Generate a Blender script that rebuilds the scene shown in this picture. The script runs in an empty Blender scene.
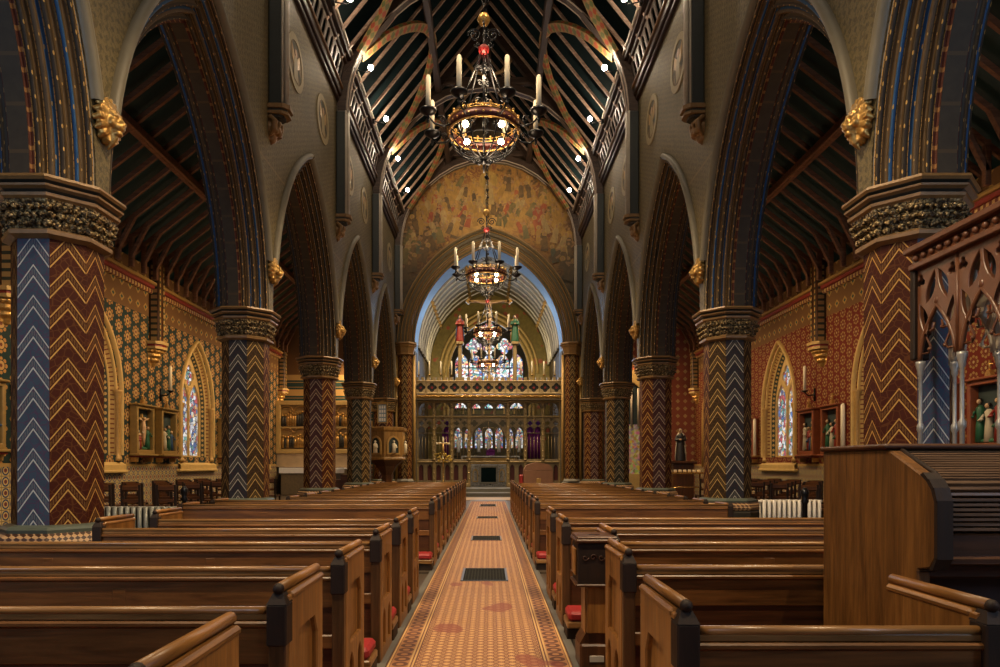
import bpy, bmesh, math, random
from mathutils import Vector, Matrix, Euler
random.seed(7)
PI = math.pi
sc = bpy.context.scene
COL = sc.collection

# ------------------------------------------------------------------ node expressions
class E:
    def __init__(s, t, sock): s.t = t; s.s = sock
    def _m(s, op, *a):
        n = s.t.nodes.new('ShaderNodeMath'); n.operation = op
        for i, v in enumerate((s,) + a):
            if isinstance(v, E): s.t.links.new(v.s, n.inputs[i])
            else: n.inputs[i].default_value = v
        return E(s.t, n.outputs[0])
    def __add__(s, o): return s._m('ADD', o)
    __radd__ = __add__
    def __sub__(s, o): return s._m('SUBTRACT', o)
    def __rsub__(s, o): return (s * -1.0) + o
    def __mul__(s, o): return s._m('MULTIPLY', o)
    __rmul__ = __mul__
    def __truediv__(s, o): return s._m('DIVIDE', o)
    def fr(s): return s._m('FRACT')
    def fl(s): return s._m('FLOOR')
    def ab(s): return s._m('ABSOLUTE')
    def lt(s, o): return s._m('LESS_THAN', o)
    def gt(s, o): return s._m('GREATER_THAN', o)
    def mn(s, o): return s._m('MINIMUM', o)
    def mx(s, o): return s._m('MAXIMUM', o)
    def sq(s): return s._m('SQRT')
    def cos(s): return s._m('COSINE')
    def sin(s): return s._m('SINE')
    def at(s, o): return s._m('ARCTAN2', o)
    def mod(s, o): return s._m('FLOORED_MODULO', o)

class Mat:
    def __init__(s, name):
        s.m = bpy.data.materials.new(name); s.m.use_nodes = True
        s.t = s.m.node_tree; s.b = s.t.nodes['Principled BSDF']
        s._co = s.t.nodes.new('ShaderNodeTexCoord')
    def xyz(s, kind='Object'):
        n = s.t.nodes.new('ShaderNodeSeparateXYZ'); s.t.links.new(s._co.outputs[kind], n.inputs[0])
        return [E(s.t, n.outputs[i]) for i in range(3)]
    def vec(s, a, b, c=0.0):
        n = s.t.nodes.new('ShaderNodeCombineXYZ')
        for i, v in enumerate((a, b, c)):
            if isinstance(v, E): s.t.links.new(v.s, n.inputs[i])
            else: n.inputs[i].default_value = v
        return E(s.t, n.outputs[0])
    def noise(s, scale, detail=4, vec=None, stretch=None, rough=.55, kind='Object', dist=0):
        n = s.t.nodes.new('ShaderNodeTexNoise'); n.inputs['Scale'].default_value = scale
        n.inputs['Detail'].default_value = detail; n.inputs['Roughness'].default_value = rough; n.inputs['Distortion'].default_value = dist
        if vec is None:
            src = s._co.outputs[kind]
            if stretch:
                mp = s.t.nodes.new('ShaderNodeMapping'); mp.inputs['Scale'].default_value = stretch
                s.t.links.new(src, mp.inputs[0]); src = mp.outputs[0]
        else: src = vec.s
        s.t.links.new(src, n.inputs['Vector'])
        return E(s.t, n.outputs[0])
    def vor(s, scale, vec=None, feat='F1', out=0, rnd=1.0, kind='Object'):
        n = s.t.nodes.new('ShaderNodeTexVoronoi'); n.feature = feat; n.inputs['Scale'].default_value = scale
        n.inputs['Randomness'].default_value = rnd
        s.t.links.new(vec.s if vec is not None else s._co.outputs[kind], n.inputs['Vector'])
        return E(s.t, n.outputs[out])
    def mix(s, f, a, b):
        n = s.t.nodes.new('ShaderNodeMix'); n.data_type = 'RGBA'
        for i, v in ((0, f), (6, a), (7, b)):
            if isinstance(v, E): s.t.links.new(v.s, n.inputs[i])
            elif i == 0: n.inputs[i].default_value = v
            else: n.inputs[i].default_value = tuple(v)[:3] + (1,)
        return E(s.t, n.outputs[2])
    def ramp(s, f, stops, interp='LINEAR'):
        n = s.t.nodes.new('ShaderNodeValToRGB'); n.color_ramp.interpolation = interp
        el = n.color_ramp.elements
        while len(el) < len(stops): el.new(.5)
        for e, (p, c) in zip(el, stops): e.position = p; e.color = tuple(c)[:3] + (1,)
        s.t.links.new(f.s, n.inputs[0]); return E(s.t, n.outputs[0])
    def out(s, col=None, rough=.6, metal=0, bump=None, bs=.3, bd=.01, spec=.5, emit=None, es=1.0, coat=0):
        b = s.b
        def put(k, v):
            if isinstance(v, E): s.t.links.new(v.s, b.inputs[k])
            else: b.inputs[k].default_value = v
        if col is not None: put('Base Color', col if isinstance(col, E) else tuple(col)[:3] + (1,))
        put('Roughness', rough); put('Metallic', metal); put('Specular IOR Level', spec)
        if coat: put('Coat Weight', coat); put('Coat Roughness', .25)
        if bump is not None:
            n = s.t.nodes.new('ShaderNodeBump'); n.inputs['Strength'].default_value = bs; n.inputs['Distance'].default_value = bd
            s.t.links.new(bump.s, n.inputs['Height']); s.t.links.new(n.outputs[0], b.inputs['Normal'])
        if emit is not None:
            put('Emission Color', emit if isinstance(emit, E) else tuple(emit)[:3] + (1,)); put('Emission Strength', es)
        return s.m

def plain(name, c, rough=.6, metal=0, var=.25, scale=6, bs=.2, **k):
    m = Mat(name); n = m.noise(scale, 5)
    d = [x * (1 - var) for x in c]; l = [min(1, x * (1 + var)) for x in c]
    return m.out(m.mix(n, d, l), rough, metal, bump=n, bs=bs, **k)

# ------------------------------------------------------------------ mesh builder
class MB:
    def __init__(s): s.v = []; s.f = []; s.mi = []; s.uv = []; s.sm = []; s.M = None
    def add(s, vs, fs, mi=0, uvs=None, sm=False):
        o = len(s.v)
        s.v += [tuple((s.M @ Vector(p)) if s.M else p) for p in vs]
        for k, f in enumerate(fs):
            s.f.append(tuple(i + o for i in f)); s.mi.append(mi[k] if isinstance(mi, list) else mi)
            s.uv.append(uvs[k] if uvs else None); s.sm.append(sm)
        return s
    def box(s, x0, x1, y0, y1, z0, z1, mi=0):
        v = [(x0,y0,z0),(x1,y0,z0),(x1,y1,z0),(x0,y1,z0),(x0,y0,z1),(x1,y0,z1),(x1,y1,z1),(x0,y1,z1)]
        if (x1-x0)*(y1-y0)*(z1-z0) < 0: v = [v[i] for i in (1,0,3,2,5,4,7,6)]
        return s.add(v, [(0,3,2,1),(4,5,6,7),(0,1,5,4),(1,2,6,5),(2,3,7,6),(3,0,4,7)], mi)
    def cbox(s, x0, x1, y0, y1, z0, z1, b=.01, mi=0):
        """box with chamfered edges"""
        if x0 > x1: x0, x1 = x1, x0
        if y0 > y1: y0, y1 = y1, y0
        bm = bmesh.new(); bmesh.ops.create_cube(bm, size=1)
        for v in bm.verts:
            v.co = Vector(((x0+x1)/2 + v.co.x*(x1-x0), (y0+y1)/2 + v.co.y*(y1-y0), (z0+z1)/2 + v.co.z*(z1-z0)))
        bmesh.ops.bevel(bm, geom=bm.edges[:], offset=b, segments=1, affect='EDGES')
        bm.verts.index_update()
        s.add([v.co[:] for v in bm.verts], [[v.index for v in f.verts] for f in bm.faces], mi); bm.free(); return s
    def bar(s, a, b, w, h, mi=0, up=(0,0,1), taper=1):
        a = Vector(a); b = Vector(b); d = (b - a).normalized(); u = Vector(up)
        sx = d.cross(u)
        if sx.length < 1e-4: sx = d.cross(Vector((0,1,0)))
        sx.normalize(); uu = sx.cross(d)
        vs = []
        for p, t in ((a, 1), (b, taper)):
            for i, j in ((-1,-1),(1,-1),(1,1),(-1,1)): vs.append(tuple(p + sx*i*w*t/2 + uu*j*h*t/2))
        return s.add(vs, [(0,1,2,3)[::1],(7,6,5,4),(0,4,5,1),(1,5,6,2),(2,6,7,3),(3,7,4,0)], mi)
    def tube(s, pts, r, n=8, mi=0, cap=True, closed=False, sm=True):
        pts = [Vector(p) for p in pts]; m = len(pts); vs = []
        rs = r if isinstance(r, (list, tuple)) else [r]*m
        pu = None
        for i, p in enumerate(pts):
            if closed: d = pts[(i+1) % m] - pts[i-1]
            else: d = pts[min(i+1, m-1)] - pts[max(i-1, 0)]
            d.normalize()
            if pu is None:
                u = Vector((0,0,1)) if abs(d.z) < .9 else Vector((1,0,0))
            else: u = pu
            a = d.cross(u); a.normalize(); u = a.cross(d); pu = u
            for k in range(n):
                t = 2*PI*(k+.5)/n; vs.append(tuple(p + a*math.cos(t)*rs[i] + u*math.sin(t)*rs[i]))
        fs = []
        for i in range(m if closed else m-1):
            j = (i+1) % m
            for k in range(n): fs.append((i*n+k, i*n+(k+1) % n, j*n+(k+1) % n, j*n+k))
        if cap and not closed: fs += [tuple(range(n))[::-1], tuple((m-1)*n+k for k in range(n))]
        return s.add(vs, fs, mi, sm=sm)
    def lathe(s, prof, c=(0,0,0), n=16, mi=0, ph=0, sm=True, cap=True, mis=None):
        """prof: (r, z) bottom to top"""
        vs = []
        for r, z in prof:
            for k in range(n):
                t = 2*PI*k/n + ph; vs.append((c[0]+r*math.cos(t), c[1]+r*math.sin(t), c[2]+z))
        fs = []; ml = []
        for i in range(len(prof)-1):
            for k in range(n):
                fs.append((i*n+k, i*n+(k+1) % n, (i+1)*n+(k+1) % n, (i+1)*n+k)); ml.append(mis[i] if mis else mi)
        if cap:
            fs += [tuple(range(n))[::-1], tuple((len(prof)-1)*n+k for k in range(n))]; ml += [ml[0], ml[-1]]
        return s.add(vs, fs, ml, sm=sm)
    def ball(s, c, r, n=10, mi=0):
        rx, ry, rz = r if isinstance(r, (list, tuple)) else (r, r, r); m = max(4, n//2+1)
        vs = [(c[0], c[1], c[2]-rz)]
        for i in range(1, m):
            p = -PI/2 + PI*i/m
            for k in range(n):
                t = 2*PI*k/n; vs.append((c[0]+rx*math.cos(p)*math.cos(t), c[1]+ry*math.cos(p)*math.sin(t), c[2]+rz*math.sin(p)))
        vs.append((c[0], c[1], c[2]+rz)); fs = []
        for k in range(n): fs.append((0, 1+(k+1) % n, 1+k))
        for i in range(m-2):
            for k in range(n): fs.append((1+i*n+k, 1+i*n+(k+1) % n, 1+(i+1)*n+(k+1) % n, 1+(i+1)*n+k))
        L = len(vs)-1
        for k in range(n): fs.append((L, 1+(m-2)*n+k, 1+(m-2)*n+(k+1) % n))
        return s.add(vs, fs, mi, sm=True)
    def prism(s, poly, axis, a0, a1, mi=0):
        """poly: 2D CCW points; axis 'x': (y,z); 'y': (x,z); 'z': (x,y); convex or simple"""
        def P(p, a):
            return {'x': (a, p[0], p[1]), 'y': (p[0], a, p[1]), 'z': (p[0], p[1], a)}[axis]
        n = len(poly); vs = [P(p, a0) for p in poly] + [P(p, a1) for p in poly]
        fs = [tuple(range(n)), tuple(range(2*n-1, n-1, -1))] + [(i, i+n, (i+1) % n+n, (i+1) % n) for i in range(n)]
        return s.add(vs, fs, mi)
    def shape(s, loops, axis, a0, a1, mi=0, bevel=0):
        """filled outline with holes (2D), extruded from a0 to a1 along axis"""
        cu = bpy.data.curves.new('tmp', 'CURVE'); cu.dimensions = '2D'; cu.fill_mode = 'BOTH'
        for lp in loops:
            sp = cu.splines.new('POLY'); sp.points.add(len(lp)-1); sp.use_cyclic_u = True
            for p, q in zip(sp.points, lp): p.co = (q[0], q[1], 0, 1)
        cu.extrude = abs(a1-a0)/2 - bevel; cu.bevel_depth = bevel; cu.bevel_resolution = 0; cu.offset = -bevel
        ob = bpy.data.objects.new('tmp', cu); COL.objects.link(ob)
        dg = bpy.context.evaluated_depsgraph_get(); me = bpy.data.meshes.new_from_object(ob.evaluated_get(dg))
        mid = (a0+a1)/2
        def P(c):
            return {'x': (mid+c.z, c.x, c.y), 'y': (c.x, mid-c.z, c.y), 'z': (c.x, c.y, mid+c.z)}[axis]
        s.add([P(v.co) for v in me.vertices], [tuple(p.vertices) for p in me.polygons], mi)
        bpy.data.objects.remove(ob); bpy.data.curves.remove(cu); bpy.data.meshes.remove(me); return s
    def build(s, name, mats, parent=None, loc=(0,0,0), smooth=None, kind=None, label=None):
        me = bpy.data.meshes.new(name)
        me.from_pydata(s.v, [], s.f)
        for m in (mats if isinstance(mats, (list, tuple)) else [mats]): me.materials.append(m)
        me.polygons.foreach_set('material_index', s.mi)
        me.polygons.foreach_set('use_smooth', [bool(x) if smooth is None else smooth for x in s.sm])
        if any(u for u in s.uv):
            ul = me.uv_layers.new(name='UVMap')
            for p, u in zip(me.polygons, s.uv):
                if u:
                    for li, q in zip(p.loop_indices, u): ul.data[li].uv = q
        me.update(); me.validate()
        o = bpy.data.objects.new(name, me); COL.objects.link(o); o.location = loc
        if parent is not None: o.parent = parent
        if kind: o['kind'] = kind
        if label: o['label'] = label
        return o

def thing(name, label, cat, loc=(0,0,0), rz=0, group=None, kind='thing'):
    o = bpy.data.objects.new(name, None); COL.objects.link(o); o.empty_display_size = .1
    o.location = loc; o.rotation_euler = (0, 0, rz)
    return tag(o, label, cat, group, kind)
def tag(o, label, cat, group=None, kind='thing'):
    o['label'] = label; o['category'] = cat; o['kind'] = kind
    if group: o['group'] = group
    return o
def copy_tree(o, parent=None):
    c = o.copy(); COL.objects.link(c); c.parent = parent
    for ch in [x for x in KIDS.get(o.name, list(o.children))]: copy_tree(ch, c)
    return c
KIDS = {}
def dup(o, label, loc=None, rz=None, sx=None, group=None):
    c = copy_tree(o)
    if loc is not None: c.location = loc
    if rz is not None: c.rotation_euler = (0, 0, rz)
    c['label'] = label
    if group: c['group'] = group
    return c
def struct(mb, name, mats, **k): return mb.build(name, mats, kind='structure', **k)

def pointed(cx, zs, a, rise, n=14):
    """pointed arch from left springing to right springing through apex; (x, z)"""
    R = (rise*rise + a*a) / (2*a)
    th = math.acos(max(-1, min(1, (R-a)/R)))
    L = [(cx - a + R - R*math.cos(th*i/n), zs + R*math.sin(th*i/n)) for i in range(n+1)]
    Rr = [(2*cx - x, z) for x, z in L[::-1]][1:]
    return L + Rr
def lancet(cx, z0, zs, a, rise, n=6):
    """closed outline, counter-clockwise: lancet opening"""
    p = pointed(cx, zs, a, rise, n)
    return [(cx - a, z0), (cx + a, z0)] + p[::-1][0:len(p)] if False else [(cx + a, z0)] + p[::-1] + [(cx - a, z0)]
def circ(cx, cz, r, n=16, ph=0): return [(cx + r*math.cos(2*PI*k/n+ph), cz + r*math.sin(2*PI*k/n+ph)) for k in range(n)]
def foil(cx, cz, r, lobes=4, n=40, ph=None, k=.28):
    ph = (PI/2) if ph is None else ph; d = .54*r; rho = .46*r if lobes > 3 else .47*r; out = []
    for i in range(n):
        a = 2*PI*i/n; w = 2*PI/lobes; f = (a-ph+w/2) % w - w/2
        q = d*math.cos(f) + math.sqrt(max(0, rho*rho - (d*math.sin(f))**2)); out.append((cx+q*math.cos(a), cz+q*math.sin(a)))
    return out
def scroll(c, r, turns=1.6, s=1, n=22, plane='xz', ph=0):
    out = []
    for i in range(n+1):
        t = i/n; rr = r*(1-.85*t); a = ph + s*turns*2*PI*t
        p = (rr*math.cos(a), rr*math.sin(a))
        out.append((c[0]+p[0], c[1], c[2]+p[1]) if plane == 'xz' else (c[0], c[1]+p[0], c[2]+p[1]))
    return out
def remesh(parts, voxel, name, mats, parent=None, loc=(0,0,0), smooth=True, label=None):
    o = parts.build('tmp', mats)
    md = o.modifiers.new('r', 'REMESH'); md.mode = 'VOXEL'; md.voxel_size = voxel; md.use_smooth_shade = smooth
    m2 = o.modifiers.new('s', 'SMOOTH'); m2.iterations = 2; m2.factor = .5
    dg = bpy.context.evaluated_depsgraph_get(); me = bpy.data.meshes.new_from_object(o.evaluated_get(dg)); me.name = name
    bpy.data.objects.remove(o)
    me.materials.clear()
    for m in (mats if isinstance(mats, (list, tuple)) else [mats]): me.materials.append(m)
    for p in me.polygons: p.use_smooth = smooth; p.material_index = 0
    o = bpy.data.objects.new(name, me); COL.objects.link(o); o.location = loc
    if parent is not None: o.parent = parent
    if label: o['label'] = label
    return o
ORD = ['first','second','third','fourth','fifth','sixth','seventh','eighth','ninth','tenth','eleventh','twelfth','thirteenth','fourteenth','fifteenth','sixteenth','seventeenth','eighteenth','nineteenth','twentieth']
# ------------------------------------------------------------------ materials
def wood(name, d, l, axis='x', rough=.38, sc_=14, coat=.08, bs=.2):
    m = Mat(name); st = {'x': (.07,1,1), 'y': (1,.07,1), 'z': (1,1,.07)}[axis]
    n = m.noise(sc_, 6, stretch=st, rough=.65, dist=.6); n2 = m.noise(sc_*5, 3, stretch=st); n3 = m.noise(2.2, 3)
    f = n*.75 + n2*.25
    c = m.ramp(f, [(.32, d), (.5, [(a+b)/2 for a, b in zip(d, l)]), (.66, l)])
    c = m.mix(n3*.5, c, [x*.55 for x in d])
    return m.out(c, n2*.25 + rough - .1, bump=f, bs=bs, coat=coat, spec=.32)
OAK = ((.085,.030,.006), (.42,.18,.040)); BRN = ((.030,.010,.0035), (.13,.046,.013))
W = {}
for ax in 'xyz':
    W['oak'+ax] = wood('oak_'+ax, OAK[0], OAK[1], ax)
    W['brn'+ax] = wood('brown_oak_'+ax, BRN[0], BRN[1], ax)
W['rail'] = wood('rail_oak', (.12,.050,.013), (.46,.23,.075), 'x', rough=.3, coat=.4)
W['dark'] = wood('dark_post_oak', (.010,.0045,.002), (.036,.016,.007), 'z', rough=.6, coat=0)
W['console'] = wood('console_oak', (.055,.020,.004), (.28,.115,.024), 'z', rough=.45, sc_=22)
W['slat'] = wood('slat_oak', (.05,.025,.012), (.20,.11,.055), 'x', rough=.4, sc_=26)
W['gilt'] = wood('gilded_oak', (.20,.10,.025), (.50,.28,.08), 'z', rough=.4)
M = {}
M['red_pad'] = plain('red_leather', (.26,.010,.010), .55, var=.15, scale=30)
M['black_iron'] = plain('black_iron', (.012,.012,.014), .35, .6, scale=30, var=.4)
M['gold'] = plain('gilt_carving', (.50,.29,.085), .32, .7, scale=25, var=.6, bs=.5, bd=.02)
M['gold_dull'] = plain('old_gold_paint', (.42,.25,.075), .45, .25, scale=18, var=.35)
M['gold_stone'] = plain('gilded_stone', (.50,.33,.11), .55, .1, scale=7, var=.25)
M['red_paint'] = plain('red_paint', (.20,.018,.010), .5, var=.3, scale=8)
M['dark_stone'] = plain('dark_painted_stone', (.035,.030,.022), .5, var=.4, scale=9)
M['teal_boards'] = plain('teal_roof_boards', (.008,.036,.036), .6, var=.4, scale=3)
M['grey_stone'] = plain('grey_stone', (.22,.20,.165), .6, var=.3, scale=5)
M['pale_edge'] = plain('pale_moulding', (.40,.34,.26), .45, var=.3, scale=5)
M['wax'] = plain('candle_wax', (.75,.66,.48), .5, var=.06, scale=5)
M['reveal_board_blue'] = plain('daylit_reveal_board_blue', (.16,.25,.36), .6, var=.15, scale=4)  # blue daylight on the reveal put into the colour; hymn board shares it
M['black_teal'] = plain('dark_teal_boards', (.0035,.011,.012), .9, var=.5, scale=3, spec=.1)
M['brass'] = plain('brass', (.70,.43,.13), .22, .9, var=.15, scale=12)
M['cast_iron'] = plain('painted_radiator', (.22,.22,.19), .4, .3, var=.2, scale=15)
M['white_iron'] = plain('pale_radiator', (.62,.56,.47), .5, var=.15, scale=15)
M['cloth_purple'] = plain('purple_cloth', (.14,.008,.16), .8, var=.4, scale=9)
M['cloth_white'] = plain('white_cloth', (.70,.68,.66), .8, var=.1, scale=9)
M['marble'] = None
m = Mat('grey_marble'); n = m.noise(3, 8, dist=2.5); M['marble'] = m.out(m.ramp(n, [(.35, (.09,.09,.09)), (.5, (.42,.40,.38)), (.62, (.20,.19,.18))]), .3)
M['steel'] = plain('silver_shaft', (.33,.32,.30), .35, .4, var=.25, scale=14)
M['skin_paint'] = plain('painted_figure_flesh', (.46,.29,.16), .5, var=.2, scale=20)
M['green_paint'] = plain('green_robe', (.015,.085,.04), .5, var=.3, scale=20)
M['blue_paint'] = plain('blue_robe', (.02,.06,.14), .5, var=.3, scale=20)
M['white_paint'] = plain('white_robe', (.42,.37,.27), .5, var=.15, scale=20)
M['black_paint'] = plain('black_robe', (.012,.010,.010), .5, var=.3, scale=20)
m = Mat('lamp_glass_warm'); M['bulb'] = m.out((1,.9,.7), emit=(1,.78,.48), es=45)
m = Mat('lamp_glass_white'); M['bulb_white'] = m.out((1,1,1), emit=(1,.84,.62), es=60)

# carved foliage on capitals: gilt highlights over dark stone
m = Mat('carved_foliage'); v = m.vor(26); v2 = m.vor(60)
f = v*.7 + v2*.3
M['foliage'] = m.out(m.ramp(f, [(.15, (.85,.66,.34)), (.40, (.38,.26,.11)), (.62, (.04,.026,.012))]), .4, .25, bump=(f*-1.0), bs=1.0, bd=.05)

# stencilled nave wall: olive damask
def wallmat():
    m = Mat('stencilled_nave_wall'); x, y, z = m.xyz()
    n = m.noise(.5, 4); fine = m.noise(30, 2)
    a = ((y*9.0).fr() - .5).ab(); b = ((z*9.0 + ((y*9.0).fl()*.5)).fr() - .5).ab()
    w = (a + b).lt(.33)
    base = m.mix(n, (.095,.072,.030), (.25,.19,.082))
    c = m.mix(w*.5, base, (.045,.036,.022))
    c = m.mix((fine.gt(.52))*.45, c, (.045,.034,.014))
    # pale stone bands with gilt key lines near the string course
    q = (z - 7.05).ab().lt(.02)
    c = m.mix(q*.6, c, (.25,.17,.07))
    return m.out(c, .6, bump=w+fine, bs=.5, bd=.02)
M['navewall'] = wallmat()

def flowers(name, bg, petal, ring, mid, cell, lead=None, top=None):
    """side-wall stencil of eight-petal flowers in half-drop, with a frieze above and a band below"""
    m = Mat(name); x, y, z = m.xyz()
    u = y/cell; cu_ = u.fl(); fu = u.fr() - .5
    v = z/cell + (cu_.mod(2.0))*.5; fv = v.fr() - .5
    r = (fu*fu + fv*fv).sq(); th = fv.at(fu)
    pet = (th*8.0).cos()*.035 + .40
    inpet = r.lt(pet); inring = r.lt(.22); hole = r.lt(.09)
    gap = ((r - .25).ab().lt(.022)).mx((r.gt(.25))*((th*8.0).cos().lt(-.72)))
    c = m.mix(inpet, bg, petal); c = m.mix(inring, c, ring); c = m.mix(gap, c, bg); c = m.mix(hole, c, mid)
    # lozenges linking the flowers
    dd = ((u + .5).fr() - .5).ab() + ((v + .5 + .5).fr() - .5).ab()*1.0
    lk = (((u+.5).fr() - .5).ab() + ((z/cell*2.0).fr() - .5).ab()).lt(.20)
    c = m.mix((lk*(1.0 - inpet))*.0, c, ring)
    n = m.noise(1.0, 4); c = m.mix(n*.22, c, [k*.35 for k in petal])
    # frieze
    fz = z.gt(5.35); a = ((y*2.6).fr()-.5).ab() + ((z*2.6).fr()-.5).ab()
    fr1 = m.mix(a.lt(.3), (.15,.075,.028), (.33,.20,.06)); fr1 = m.mix(a.lt(.14), fr1, (.03,.06,.05))
    c = m.mix(fz, c, fr1)
    # tile dado
    dz = z.lt(1.28); s_ = 4.6
    ra = ((y*s_).fr()-.5); rb = ((z*s_).fr()-.5); rr = (ra*ra + rb*rb).sq()
    t1 = m.mix(rr.lt(.44), (.42,.31,.12), (.020,.04,.10)); t1 = m.mix(rr.lt(.31), t1, (.44,.31,.12)); t1 = m.mix(rr.lt(.19), t1, (.12,.03,.03))
    t1 = m.mix((ra.ab().mx(rb.ab())).gt(.47), t1, (.10,.07,.04))
    c = m.mix(dz, c, t1)
    bd = (z - 1.30).ab().lt(.035); c = m.mix(bd, c, (.40,.25,.08))
    return m.out(c, .75, bump=n, bs=.1, spec=.2)
M['aisle_teal'] = flowers('teal_flower_wall', (.002,.026,.029), (.36,.18,.05), (.42,.26,.10), (.12,.03,.02), .40)
M['aisle_red'] = flowers('red_flower_wall', (.125,.009,.005), (.27,.17,.06), (.13,.02,.009), (.36,.27,.13), .31)

def chevron(name, bg, line, pat):
    """painted shaft face: uv = (0..1 across, metres up)"""
    m = Mat(name); u, v, _ = m.xyz('UV')
    t = (v + (u - .5).ab()*.46)/.315; f = t.fr()
    l1 = (f - .30).ab().lt(.034); l2 = (f - .66).ab().lt(.030)
    dots = ((f - .48).ab().lt(.085))*(((u*14.0).fr()-.5).ab().lt(.30))
    edge = (u - .5).ab().gt(.485)
    ox, oy, oz = m.xyz()
    n = m.noise(7, 3); n2 = m.noise(1.2, 3)
    lac = (m.vor(13, feat='DISTANCE_TO_EDGE')).lt(.05)
    c = m.mix(n, [k*.7 for k in bg], [k*1.25 for k in bg])
    c = m.mix(lac*.55, c, pat); c = m.mix(dots*.55, c, [k*.35 for k in line])
    c = m.mix(l1.mx(l2)*(1.0-edge), c, line); c = m.mix(n2*.35, c, [k*.5 for k in bg])
    return m.out(c, .65, bump=n, bs=.15, spec=.15)
CH = [chevron('shaft_blue_grey', (.032,.032,.038), (.58,.52,.40), (.07,.025,.025)),
      chevron('shaft_oxblood', (.052,.009,.003), (.56,.32,.085), (.13,.045,.012)),
      chevron('shaft_umber', (.038,.021,.008), (.55,.35,.12), (.09,.045,.02)),
      chevron('shaft_plum', (.058,.022,.022), (.52,.38,.26), (.10,.04,.03)),
      chevron('shaft_green_grey', (.028,.028,.020), (.44,.35,.21), (.06,.05,.03)),
      chevron('shaft_daylit_blue', (.062,.085,.125), (.62,.60,.54), (.12,.04,.09))]  # last one: near front faces, blue of daylight put into the paint colour

# arch mouldings, uv = (metres along the arch, 0..1 across)
def strip(name, bg, mark, step, wd=.1, rough=.45, kind='dots'):
    m = Mat(name); u, v, _ = m.xyz('UV'); n = m.noise(9, 3)
    f = (u/step).fr() - .5; g = v - .5
    if kind == 'dots': k = ((f*f*step*step*40 + g*g*.8).sq()).lt(wd)
    elif kind == 'vee': k = ((f + g.ab()*.6).ab()).lt(wd)
    else: k = f.ab().lt(wd)
    c = m.mix(n, [a*.6 for a in bg], [a*1.3 for a in bg]); c = m.mix(k, c, mark)
    return m.out(c, rough+.12, bump=n, bs=.1, spec=.28)
ARC = [strip('arch_umber', (.105,.064,.028), (.40,.24,.07), .42, .09, kind='dots'),
       strip('arch_gilt_line', (.42,.23,.055), (.20,.10,.03), .08, .10, kind='bar'),
       strip('arch_blue', (.028,.090,.200), (.50,.30,.08), .55, .16, kind='dots'),
       strip('arch_black', (.045,.029,.015), (.50,.29,.08), .24, .14, kind='dots'),
       strip('arch_oxblood', (.095,.026,.014), (.30,.15,.05), .20, .12, kind='bar'),
       M['grey_stone'],
       strip('arch_soffit', (.050,.036,.020), (.08,.05,.022), .5, .04, kind='bar')]

ARC_FAR = list(ARC); ARC_FAR[2] = strip('arch_slate', (.035,.046,.050), (.40,.24,.07), .55, .14, kind='dots')
# encaustic tile aisle
def tiles():
    m = Mat('encaustic_tile_floor'); x, y, z = m.xyz(); ax = x.ab()
    P = 14.0; fu = (x*P).fr()-.5; fv = (y*P).fr()-.5; r = (fu*fu+fv*fv).sq()
    buff = (.50,.275,.105); rust = (.13,.036,.013)
    c = m.mix(((fu.ab()+fv.ab())-.5).ab().lt(.10), buff, rust)
    c = m.mix((r-.22).ab().lt(.05), c, rust); c = m.mix(r.lt(.09), c, (.10,.03,.015))
    # border bands
    def band(c, a, b, col): 
        k = ax.gt(a)*ax.lt(b); return m.mix(k, c, col)
    bx = ((ax-.515)*13.0); by = (y*9.0).fr()-.5
    orn = m.mix(((bx*bx + by*by*2.2).sq()-.5).ab().lt(.18), (.36,.17,.06), (.085,.022,.012))
    c = band(c, .415, .445, (.10,.025,.012)); c = band(c, .425, .437, (.55,.34,.12))
    c = band(c, .445, .58, orn)
    c = band(c, .448, .458, (.56,.35,.13)); c = band(c, .575, .60, (.10,.028,.014)); c = band(c, .580, .592, (.56,.35,.13))
    n = m.noise(2.3, 5); n2 = m.noise(.8, 3); c = m.mix(n*.35, c, (.14,.055,.022))
    blot = m.noise(2.1, 1, stretch=(1,.62,1)); red = blot.gt(.655)*y.lt(9.0)
    c = m.mix(red*.7, c, (.17,.032,.016))
    # faded glazed patch by the first grating
    return m.out(c, .6, bump=n, bs=.1, spec=.3)
M['tiles'] = tiles()
m = Mat('dark_floor_boards'); n = m.noise(3, 5); x, y, z = m.xyz(); j = ((x*6.0).fr()).lt(.04)
M['floor'] = m.out(m.mix(j, m.mix(n, (.030,.020,.012), (.075,.050,.030)), (.008,.006,.005)), .5, bump=n, bs=.1)
m = Mat('worn_stone'); n = m.noise(2, 6); M['stone_floor'] = m.out(m.mix(n, (.06,.055,.045), (.14,.125,.10)), .5, bump=n, bs=.1)
m = Mat('grating'); x, y, z = m.xyz(); g = ((x*28.0).fr()-.5).ab().lt(.30)*(((y*28.0).fr()-.5).ab().lt(.30))
M['grating'] = m.out(m.mix(g, (.030,.028,.024), (.003,.003,.003)), .95, .0, spec=.1, bump=g, bs=.6)

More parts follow.
